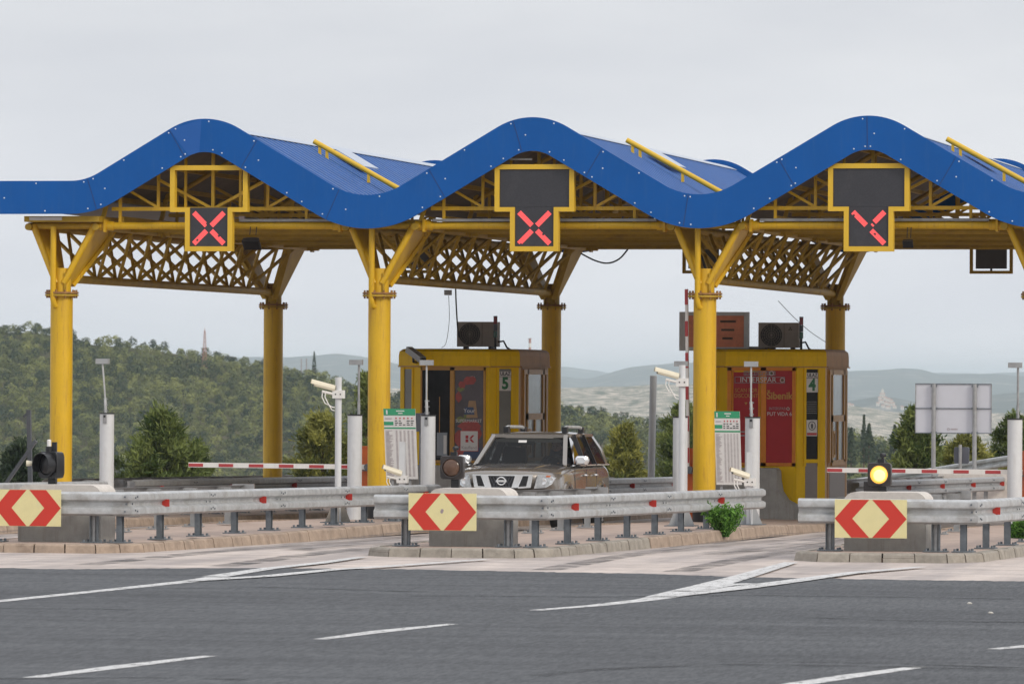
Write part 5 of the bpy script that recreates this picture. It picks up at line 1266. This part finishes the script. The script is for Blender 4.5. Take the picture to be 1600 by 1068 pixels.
# the road rail climbing on the bank at the far right
pts = [at(a,b,Y) for a,b,Y in ((1290,752,74),(1340,747,73),(1400,739,72),(1460,730,71),(1520,720,70),(1590,709,69),(1660,697,68),(1760,680,67))]
root = thing('bank_rail', 'guard rail climbing the earth bank at the far right', 'guard rail', (pts[3].x,pts[3].y,pts[3].z-.8)); b = MB()
b.sweep(WP, [p-Vector((0,0,.16)) for p in pts], 1, 'galv'); b.build('beam', root)
for i_ in range(len(pts)-1):
    for t in (0,.5):
        c = pts[i_].lerp(pts[i_+1],t); MB().box((c.x-.06,c.y+.09,c.z-.95),(c.x+.06,c.y+.17,c.z-.06),'galv2').build('post', root, smooth=False)
bk = MB(); rows = []
for dy, dz in ((-3.0,-2.6),(-1.4,-1.0),(-.6,-.72),(1.2,-.70),(5,-2.2)): rows.append([(p.x+(.4 if dy > 2 else 0),p.y+dy,p.z+dz+rnd.uniform(-.05,.05)) for p in [pts[0]-Vector((3,-1,.6))]+pts+[pts[-1]+Vector((6,-1,.3))]])
bk.loft(rows, 'bank', closed=False, caps=False); struct(bk.build('embankment'))
# blank sign seen from behind
a, b = at(1431,600,44), at(1549,678,44); root = thing('blank_sign', 'large blank grey sign seen from behind on two posts', 'road sign', ((a.x+b.x)/2,44,gz(44))); m = MB(); zt, zb = at(1490,599,44).z, at(1490,677,44).z
m.box((a.x,43.98,zb),(b.x,44.0,zt),'signback'); m.build('panel', root, smooth=False)
m = MB(); zm = at(1490,638.5,44).z
for z in (zb-.0,zm,zt-.02): m.box((a.x-.01,43.955,z),(b.x+.01,43.98,z+.022),'galvdark')
for x in (a.x-.01,b.x-.01): m.box((x,43.955,zb+.03),(x+.022,43.975,zt-.02),'galv2')
m.build('edge_rail', root, smooth=False)
for fx in (.245,.785):
    x = a.x+(b.x-a.x)*fx; o = MB().tube([(x,43.90,gz(44)-.1),(x,43.90,zt-.01)], .055,'galv2',14).build('post', root)
    c = MB()
    for z in (zt-.06,zm+.01,zb+.02): c.box((x-.075,43.885,z-.03),(x+.075,43.955,z+.03),'galvdark')
    c.build('clamp', o, smooth=False)
m = MB(); cx_, cz_ = a.x+(b.x-a.x)*.45, zb+.11
m.tube([(cx_-.03+.028*math.cos(t),43.976,cz_+.028*math.sin(t)) for t in [6.2832*k/10 for k in range(11)]], .006,'printgrey',4)
for k in range(6): m.box((cx_+.03+k*.03,43.974,cz_-.02),(cx_+.048+k*.03,43.9795,cz_+.018),'printgrey')
m.build('maker_mark', root, smooth=False)
a, b = at(1491,698,40), at(1514,724,40); root = thing('small_sign', 'small dark sign seen from behind on a post before the bank rail', 'road sign', ((a.x+b.x)/2,40,gz(40)))
MB().prism([(a.x,39.95,b.z+.03),(a.x+.03,39.95,b.z),(b.x-.03,39.95,b.z),(b.x,39.95,b.z+.03),(b.x,39.95,a.z-.03),(b.x-.03,39.95,a.z),(a.x+.03,39.95,a.z),(a.x,39.95,a.z-.03)], (0,.12,0), 'grey').build('panel', root, smooth=False)
MB().tube([((a.x+b.x)/2-.02,39.9,gz(40)),((a.x+b.x)/2-.02,39.9,a.z+.06)], .04,'galv2',10).build('post', root)

# ------------------------------------------------------------------ masts and houses far off
def mast(px, top, bot, D, label, w, m='pylon'):
    zb = far(px, D, bot).z; p = far(px, D, top); zg = wood_z(px,D) if px < 700 else -12; zb = min(zb, zg+.2); H = p.z-zb
    root = thing('lattice_mast', label, 'mast', (p.x,p.y,zb)); b = MB()
    for k in range(4):
        sx, sy = ((-1,-1),(1,-1),(1,1),(-1,1))[k]; b.bar((p.x+sx*w,p.y+sy*w,zb),(p.x+sx*w*.22,p.y+sy*w*.22,p.z-H*.06), .07, .07,m)
    n = 9
    for q in range(n):
        t0, t1 = q/n*.94, (q+1)/n*.94; a0, a1 = w*(1-.78*t0/.94), w*(1-.78*t1/.94)
        for s in (-1,1):
            b.bar((p.x-a0,p.y+s*a0,zb+H*t0),(p.x+a1,p.y+s*a1,zb+H*t1),.04,.04,m); b.bar((p.x+a0,p.y+s*a0,zb+H*t0),(p.x-a1,p.y+s*a1,zb+H*t1),.04,.04,m)
        b.bar((p.x-a1,p.y-a1,zb+H*t1),(p.x+a1,p.y-a1,zb+H*t1),.04,.04,m)
    b.tube([(p.x,p.y,p.z-H*.06),(p.x,p.y,p.z)], .05, m, 6)
    b.build('lattice', root, smooth=False)
mast(320,512,580,surf(320,584),'reddish lattice mast on the wooded ridge between the left columns',.55)
p = far(828,1300,529); root = thing('antenna_mast', 'red and white antenna mast rising behind booth five', 'mast', (p.x,p.y,-12)); b = MB()
zz = p.z; k = 0
while zz > -12: b.tube([(p.x,p.y,max(-12,zz-1.0)),(p.x,p.y,zz)], .28,'pylon' if k % 2 == 0 else 'white',8); zz -= 1.0; k += 1
b.tube([(p.x,p.y,p.z),(p.x,p.y,p.z+.1)], .5,'pylon',8); b.build('tube', root)
for px in (471,479):
    p = far(px,surf(px,576),560); z = wood_z(px,surf(px,576)); o = MB().tube([(p.x,p.y,z),(p.x,p.y,p.z)], .12,'printgrey',6).build('utility_pole', origin=(p.x,p.y,z)); tag(o, 'pale pole on the ridge, '+('left' if px == 471 else 'right')+' one of a pair left of the thin cypress', 'pole', 'poles on the ridge')
hr = random.Random(12)
def house(px, py, D, s, label, church=False):
    D = min((5250+10*k for k in range(175)), key=lambda d: abs(592-(VZ(px,d)-2.38)*FPX/d-py)); p = far(px, D, z=VZ(px,D)); root = thing('village_house' if not church else 'village_church', label, 'house' if not church else 'church', p, None if church else 'pale houses of the hill village'); w, d, h = s*hr.uniform(.8,1.4), s*hr.uniform(.8,1.2), s*hr.uniform(.6,.9)
    MB().box((p.x-w/2,p.y-d/2,p.z-3),(p.x+w/2,p.y+d/2,p.z+h),'house').build('wall', root, smooth=False)
    r_ = MB(); r_.loft([[(p.x-w*.54,p.y-d*.56,p.z+h+.02),(p.x-w*.54,p.y+d*.56,p.z+h+.02),(p.x-w*.54,p.y,p.z+h+s*.3)],[(p.x+w*.54,p.y-d*.56,p.z+h+.02),(p.x+w*.54,p.y+d*.56,p.z+h+.02),(p.x+w*.54,p.y,p.z+h+s*.3)]],'tile'); r_.build('roof', root, smooth=False)
    if church: MB().loft([[(p.x+a*s*.28,p.y+b*s*.28,p.z) for a,b in ((-1,-1),(1,-1),(1,1),(-1,1))],[(p.x+a*s*.28,p.y+b*s*.28,p.z+s*1.5) for a,b in ((-1,-1),(1,-1),(1,1),(-1,1))],[(p.x+a*.05,p.y+b*.05,p.z+s*2.1) for a,b in ((-1,-1),(1,-1),(1,1),(-1,1))]],'house').build('tower', root, smooth=False)
house(1379,617.5,0,5.5,'pale church with a tower on top of the hazy village hill',True)
for k,(px,py) in enumerate(((1375,621),(1383,621),(1388,623),(1393,625),(1377,626),(1384,628),(1390,629),(1396,630),(1372,630),(1380,633),(1398,634),(1388,635),(1326,631),(1331,633),(1410,636))):
    house(px,py,0,4.2,'small pale house with a tiled roof in the hazy hill village')

# ------------------------------------------------------------------ the car at the barrier and its driver
CX, CY = 9.38, -6.55
def CZ(y, z):                                             # bottom part reaches the ground, the rest rides level
    g0, top = gz(CY+y), rz(CY+y)+.75
    return rz(CY+y)+z if z > .75 else g0+(top-g0)*z/.75
def L(x, y, z): return Vector((CX+x, CY+y, CZ(y, z)))
def nose(x, y): return .42*(min(1.1,abs(x)/.9))**2.8*max(0,1-y/1.25)
def LN(x, y, z): return L(x, y+nose(x,y), z)
car = thing('suv_car', 'bronze brown four wheel drive car with roof rails waiting in the middle lane', 'car', (CX,CY+2.3,gz(CY+2.3)))
ST = [(.03,.80,.40,.80),(.0,.845,.44,.93),(.035,.865,.46,1.01),(.10,.88,.46,1.045),(.35,.90,.42,1.085),(.75,.90,.40,1.12),(1.5,.905,.38,1.155),(2.0,.91,.38,1.165),(2.7,.91,.38,1.175),(3.6,.91,.38,1.185),(4.45,.905,.40,1.19),(4.78,.89,.44,1.17),(4.88,.85,.48,1.08)]
def section(y, w, zb, zt):
    half = [(0,zb),(w*.80,zb),(w*.95,zb+.06),(w*.985,zb+.22),(w,.74 if zt > .95 else (zb+zt)/2),(w*.992,zt-.17),(w*.965,zt-.085),(w*.915,zt-.025),(w*.84,zt),(w*.55,zt+.028),(w*.25,zt+.036),(0,zt+.038)]
    return [LN(x,y,z) for x,z in half]+[LN(-x,y,z) for x,z in half[-2:0:-1]]
bd = MB(); bd.loft([section(*s) for s in ST], 'carpaint'); body = bd.build('body', car)
mbs = body.modifiers.new('smooth', 'SUBSURF'); mbs.levels = 2; mbs.render_levels = 2
# greenhouse
def gl(name, pts, m='carglass'):
    b = MB(); b.add(pts, [tuple(range(len(pts)))], m); return b.build(name, car, smooth=False)
rf = MB(); rows = []
for y,w,z in ((2.24,.585,1.625),(2.31,.60,1.665),(2.5,.62,1.70),(3.0,.645,1.725),(3.7,.65,1.73),(4.3,.64,1.72),(4.50,.625,1.70),(4.60,.60,1.66)):
    rows.append([L(w*s,y,z-.042*abs(s)**3-(.02 if abs(s) > .95 else 0)) for s in (-1,-.96,-.8,-.5,0,.5,.8,.96,1)]+[L(w*s*.97,y,z-.085) for s in (.9,0,-.9)])
rf.loft(rows, 'carpaint'); roof = rf.build('roof', car)
pl = MB()
for s in (-1,1):
    pl.bar(L(s*.755,1.47,1.14), L(s*.605,2.29,1.645), .07,.06,'carpaint'); pl.bar(L(s*.865,2.62,1.14), L(s*.655,2.68,1.66), .09,.05,'black',up=(0,1,0))
    pl.bar(L(s*.865,3.50,1.15), L(s*.655,3.42,1.66), .10,.05,'black',up=(0,1,0))
    pl.loft([[L(s*.875,4.50,1.16),L(s*.855,4.80,1.17),L(s*.80,4.80,1.17),L(s*.80,4.50,1.16)],[L(s*.79,4.42,1.42),L(s*.77,4.74,1.42),L(s*.72,4.74,1.42),L(s*.72,4.42,1.42)],[L(s*.655,4.25,1.66),L(s*.625,4.59,1.66),L(s*.56,4.59,1.66),L(s*.57,4.25,1.66)]],'carpaint')
    pl.bar(L(s*.64,2.29,1.655), L(s*.655,4.3,1.665), .05,.05,'carpaint')
    pl.bar(L(s*.885,1.55,1.160), L(s*.885,4.7,1.172), .03,.022,'chrome')
pl.bar(L(-.59,2.28,1.645), L(.59,2.28,1.645), .05,.05,'carpaint'); pl.bar(L(-.74,1.47,1.165), L(.74,1.47,1.165), .10,.03,'black')
pl.build('pillars', car)
gl('windscreen', [L(-.735,1.50,1.17),L(.735,1.50,1.17),L(.585,2.275,1.63),L(-.585,2.275,1.63)])
for s in (-1,1):
    gl('side_window', m='sideglass', pts=[L(s*.862,1.75,1.17),L(s*.868,2.58,1.17),L(s*.665,2.64,1.63),L(s*.655,2.34,1.62)])
    gl('side_window', m='sideglass', pts=[L(s*.868,2.67,1.17),L(s*.868,3.45,1.18),L(s*.67,3.38,1.64),L(s*.665,2.73,1.64)])
    gl('quarter_window', m='sideglass', pts=[L(s*.868,3.56,1.18),L(s*.862,4.49,1.19),L(s*.67,4.28,1.63),L(s*.67,3.48,1.63)])
gl('rear_window', [L(-.76,4.81,1.20),L(.76,4.81,1.20),L(.58,4.61,1.62),L(-.58,4.61,1.62)])
for s, nm in ((-1,0),(1,0)):                               # roof rails
    b = MB(); b.tube([L(s*.50,2.75,1.71),L(s*.50,2.80,1.785),L(s*.50,2.92,1.80),L(s*.50,4.0,1.80),L(s*.50,4.14,1.785),L(s*.50,4.22,1.71)], [.03,.034,.028,.028,.034,.03], 'galv', 10)
    for y in (2.77,4.18): b.bar(L(s*.50,y-.06,1.75), L(s*.50,y+.08,1.755), .085,.10,'black')
    b.build('roof_rail', car)
for s in (-1,1):                                           # door mirrors
    b = MB(); rings = []
    for t,k in ((0,.6),(.03,.92),(.10,1),(.16,.95),(.18,.7)):
        rings.append([L(s*1.0+k*.12*math.cos(a)*(1 if abs(math.cos(a)) < .8 else .98), 1.62+t, 1.245+k*.092*max(-.85,min(.85,math.sin(a)*1.15))) for a in [6.2832*i/16 for i in range(16)]])
    b.loft(rings, 'chrome'); b.bar(L(s*.87,1.72,1.16), L(s*.97,1.70,1.19), .05,.06,'black'); b.build('door_mirror', car)
# front end
def panel(mb, pts, y, m, th=.02):
    f = [LN(x, y, z) for x,z in pts]; mb.prism(f, (0,th,0), m)
def pstrip(mb, tl, tr, bl, br, y, m, n=6, th=.02):
    """a strip that follows the curved nose; corners as (x, z)"""
    for i in range(n):
        q = [(tl[0]+(tr[0]-tl[0])*t, tl[1]+(tr[1]-tl[1])*t) for t in (i/n,(i+1)/n)]; w_ = [(bl[0]+(br[0]-bl[0])*t, bl[1]+(br[1]-bl[1])*t) for t in (i/n,(i+1)/n)]
        mb.prism([LN(q[0][0],y,q[0][1]),LN(q[1][0],y,q[1][1]),LN(w_[1][0],y,w_[1][1]),LN(w_[0][0],y,w_[0][1])], (0,th,0), m)
ch = MB()
for s in (-1,1):
    pstrip(ch, (s*.225,.99), (s*.35,.99), (s*.165,.795), (s*.275,.80), -.032, 'chrome', 3, .03)
    pstrip(ch, (s*.44,.99), (s*.50,.99), (s*.40,.81), (s*.47,.80), -.026, 'chrome', 2, .03); pstrip(ch, (s*.275,.815), (s*.47,.825), (s*.27,.785), (s*.47,.80), -.03, 'chrome', 3, .03)
pstrip(ch, (-.50,1.012), (.50,1.012), (-.50,.99), (.50,.99), -.03, 'chrome', 12, .03); pstrip(ch, (-.165,.80), (.165,.80), (-.155,.775), (.155,.775), -.034, 'chrome', 4, .03)
ch.build('grille_surround', car, smooth=False)
gr_ = MB(); pstrip(gr_, (-.46,.992),(.46,.992),(-.42,.80),(.42,.80), -.018, 'black', 14)
for k in range(9):
    for s in (-1,1):
        x = -.20+k*.05
        z0_, z1_ = .81, .975; x0, x1 = x-s*.04, x+s*.04
        if abs(x0) < .15 and abs(x1) < .20: gr_.bar(LN(x0,-.030,z0_), LN(x1,-.030,z1_), .006,.006,'grey')
grille = gr_.build('grille', car, smooth=False)
em = MB(); c = LN(0,-.045,.905)
em.tube([c+Vector((.068*math.cos(t),0,.060*math.sin(t))) for t in [6.2832*k/28 for k in range(29)]], .0105, 'chrome', 8); em.box((c.x-.088,c.y-.008,c.z-.017),(c.x+.088,c.y+.006,c.z+.017),'chrome'); em.build('badge', grille)
for s in (-1,1):
    h = MB(); pts = [(.575,1.01),(.68,1.015),(.77,1.0),(.835,.965),(.78,.86),(.69,.80),(.52,.785)]
    h.prism([LN(s*x,-.014,z) for x,z in pts], (0,.06,0), 'headglass'); hl = h.build('headlight', car, smooth=False)
    q = MB()
    for x,z,r_ in ((.66,.90,.055),(.765,.925,.05)):
        cc = LN(s*x,-.022,z); q.loft([[cc+Vector((r_*k*math.cos(t),-.004*j,r_*k*math.sin(t))) for t in [6.2832*i/18 for i in range(18)]] for j,k in ((0,1),(1,.86),(.3,.5))], 'chrome')
    cc = LN(s*.71,-.020,.985); q.box((cc.x-.06,cc.y-.004,cc.z-.012),(cc.x+.06,cc.y,cc.z+.012),'orange'); q.build('lamp_bowl', hl)
    f = MB(); cc = LN(s*.62,.02,.66); f.tube([cc+Vector((0,-.05,0)),cc+Vector((0,.03,0))], .032,'black',12); f.build('tow_cap', car)
lp = MB(); pstrip(lp, (-.72,.60),(.72,.60),(-.66,.46),(.66,.46), -.014, 'black', 12); lp.build('bumper_intake', car, smooth=False)
np_ = MB(); panel(np_, [(-.26,.73),(.26,.73),(.26,.62),(-.26,.62)], -.035, 'printwhite', .015); np_.build('number_plate', car, smooth=False)
hl_ = MB()
for s in (-1,1): hl_.tube([LN(s*.42,.12,1.075),LN(s*.47,.6,1.135),L(s*.52,1.44,1.178)], .012,'carpaint',6)
hl_.build('bonnet_crease', car)
for wy in (1.02, 3.87):
    for s in (-1,1):
        w = MB(); c = L(s*.78, wy, .375); R_, wd = .375, .13
        prof = [(R_*.60,-wd),(R_*.93,-wd),(R_,-wd*.75),(R_,wd*.75),(R_*.93,wd),(R_*.60,wd)]
        w.loft([[L(s*.78+b, wy+a*math.cos(t), .375+a*math.sin(t)) for a,b in prof] for t in [6.2832*k/36 for k in range(37)]], 'rubber', caps=False); wh = w.build('wheel', car)
        r_ = MB(); disc(r_, c+Vector((s*(wd-.05),0,0)), R_*.60, (s,0,0), .01, 'galvdark', 28)
        for k in range(6): a = 6.2832*k/6; r_.bar(c+Vector((s*(wd-.02),0,0)), c+Vector((s*(wd-.02),R_*.58*math.cos(a),R_*.58*math.sin(a))), .07,.03,'chrome')
        r_.build('rim', wh)
        a_ = MB(); ring = lambda rr,xo: [L(s*xo, wy+rr*math.cos(t), .39+rr*math.sin(t)) for t in [R(-12)+R(204)*k/28 for k in range(29)]]
        a_.loft([ring(.43,.915),ring(.44,.942),ring(.475,.948),ring(.51,.920),ring(.515,.89)], 'carpaint', closed=False, caps=False); a_.build('wheel_arch', car)
        v = MB(); v.add([L(s*.918,wy+.44*math.cos(t),.39+.44*math.sin(t)) for t in [R(-15)+R(210)*k/28 for k in range(29)]], [tuple(range(29))], 'rubber'); v.build('wheel_well', car, smooth=False)
dl = MB()
for s in (-1,1):
    for y in (1.62,2.62,3.52): dl.bar(L(s*.914,y,.50), L(s*.897,y,1.10), .008,.008,'black')
    dl.bar(L(s*.914,1.62,.50), L(s*.914,3.50,.50), .008,.008,'black')
dl.build('door_gap', car)
for s in (-1,1):
    for y in (2.45,3.35): b = MB(); b.tube([L(s*.91,y-.09,1.0),L(s*.938,y-.06,1.0),L(s*.938,y+.06,1.0),L(s*.91,y+.09,1.0)], .016,'chrome',8); b.build('door_handle', car)
st = MB(); st.box(L(-.78,1.55,1.160), L(.78,1.9,1.19)+Vector((0,0,.0)), 'trim')
st.build('dashboard', car, smooth=False)
for s in (-1,1):
    st = MB(); st.loft([[L(s*.4+a,2.55,1.0) for a in ()] or [L(s*.4-.24,2.8,1.0),L(s*.4+.24,2.8,1.0),L(s*.4+.24,2.92,1.0),L(s*.4-.24,2.92,1.0)],[L(s*.4-.18,2.96,1.46),L(s*.4+.18,2.96,1.46),L(s*.4+.18,3.04,1.46),L(s*.4-.18,3.04,1.46)]],'trim')
    st.box(L(s*.4-.13,2.98,1.47), L(s*.4+.13,3.06,1.62), 'trim'); st.build('seat', car, smooth=False)
sw = MB(); c = L(.38,2.2,1.14); sw.tube([c+Vector((.18*math.cos(t),.07*math.sin(t),.17*math.sin(t))) for t in [6.2832*k/24 for k in range(25)]], .017,'trim',8); sw.build('steering_wheel', car)
vb = MB(); vb.add([L(-.16,2.13,1.575),L(-.02,2.13,1.575),L(-.02,2.10,1.535),L(-.16,2.10,1.535)],[(0,1,2,3)],'printwhite'); vb.box(L(-.12,2.20,1.50),L(.10,2.22,1.56),'trim'); vb.build('interior_mirror', car, smooth=False)
def driver():
    L = lambda x, y, z: Vector((CX+x-.03, CY+y+.27, CZ(y, z)-.01))
    root = thing('person', 'driver in a dark shirt sitting behind the wheel of the brown car', 'person', L(.40,2.42,.72))
    J = {'pel':(.40,2.42,.74),'waist':(.40,2.46,.92),'chest':(.40,2.47,1.12),'neck0':(.40,2.45,1.29),'neck':(.405,2.43,1.36),'head':(.41,2.40,1.44),'brow':(.41,2.395,1.51),'top':(.41,2.41,1.565),
         'shl':(.22,2.44,1.25),'ell':(.17,2.26,1.05),'hal':(.24,2.03,1.16),'fil':(.265,1.96,1.20),'shr':(.58,2.44,1.25),'elr':(.64,2.26,1.05),'har':(.54,2.03,1.16),'fir':(.51,1.96,1.20),
         'kl':(.28,1.98,.82),'fl':(.28,1.72,.50),'kr':(.52,1.98,.82),'fr':(.52,1.72,.50)}
    Rd = {'pel':.17,'waist':.15,'chest':.165,'neck0':.075,'neck':.056,'head':.082,'brow':.086,'top':.06,'shl':.075,'ell':.048,'hal':.035,'fil':.028,'shr':.075,'elr':.048,'har':.035,'fir':.028,'kl':.075,'fl':.05,'kr':.075,'fr':.05}
    Ed = [('pel','waist'),('waist','chest'),('chest','neck0'),('neck0','neck'),('neck','head'),('head','brow'),('brow','top'),('chest','shl'),('shl','ell'),('ell','hal'),('hal','fil'),('chest','shr'),('shr','elr'),('elr','har'),('har','fir'),('pel','kl'),('kl','fl'),('pel','kr'),('kr','fr')]
    ks = list(J); o0 = root.location; me = bpy.data.meshes.new('body'); me.from_pydata([tuple(L(*J[k])-o0) for k in ks], [(ks.index(a),ks.index(b)) for a,b in Ed], [])
    o = bpy.data.objects.new('body', me); C.objects.link(o); sk = o.modifiers.new('skin','SKIN'); sk.use_smooth_shade = True; o.modifiers.new('sub','SUBSURF').levels = 2
    for i,k in enumerate(ks): me.skin_vertices[0].data[i].radius = (Rd[k],Rd[k]); 
    me.skin_vertices[0].data[0].use_root = True
    bpy.context.view_layer.update(); em_ = bpy.data.meshes.new_from_object(o.evaluated_get(bpy.context.evaluated_depsgraph_get())); o.modifiers.clear(); o.data = em_; o.parent = root
    em_.materials.clear(); em_.materials.append(M['skin']); em_.materials.append(M['shirt']); zz = L(0,2.4,0).z-o0.z
    for p in em_.polygons: p.material_index = 1 if (p.center.z < zz+1.33 and p.center.y > -.28) or p.center.z < zz+1.0 else 0
    h = MB(); c = L(.41,2.43,1.515); rings = []
    for j in range(6):
        t = j/5*1.45; rings.append([c+Vector((.093*math.cos(t)*math.cos(a), (.10 if math.sin(a) > 0 else .075)*math.cos(t)*math.sin(a), .088*math.sin(t))) for a in [6.2832*k/18 for k in range(18)]])
    h.loft(rings, 'hair'); h.build('hair', root)
    f = MB(); fc = L(.41,2.315,1.455)
    f.loft([[fc+Vector((-.012,.01,.03)),fc+Vector((.012,.01,.03)),fc+Vector((0,.0,.03))],[fc+Vector((-.018,.005,-.012)),fc+Vector((.018,.005,-.012)),fc+Vector((0,-.028,-.010))]],'skin'); f.box(fc+Vector((-.026,.0,-.048)),fc+Vector((.026,.012,-.038)),'signred')
    for s in (-1,1): f.box(fc+Vector((s*.036-.013,-.004,.024)),fc+Vector((s*.036+.013,.012,.034)),'hair'); f.box(fc+Vector((s*.082-.006,.06,-.02)),fc+Vector((s*.082+.006,.10,.03)),'skin')
    f.build('face', root)
driver()
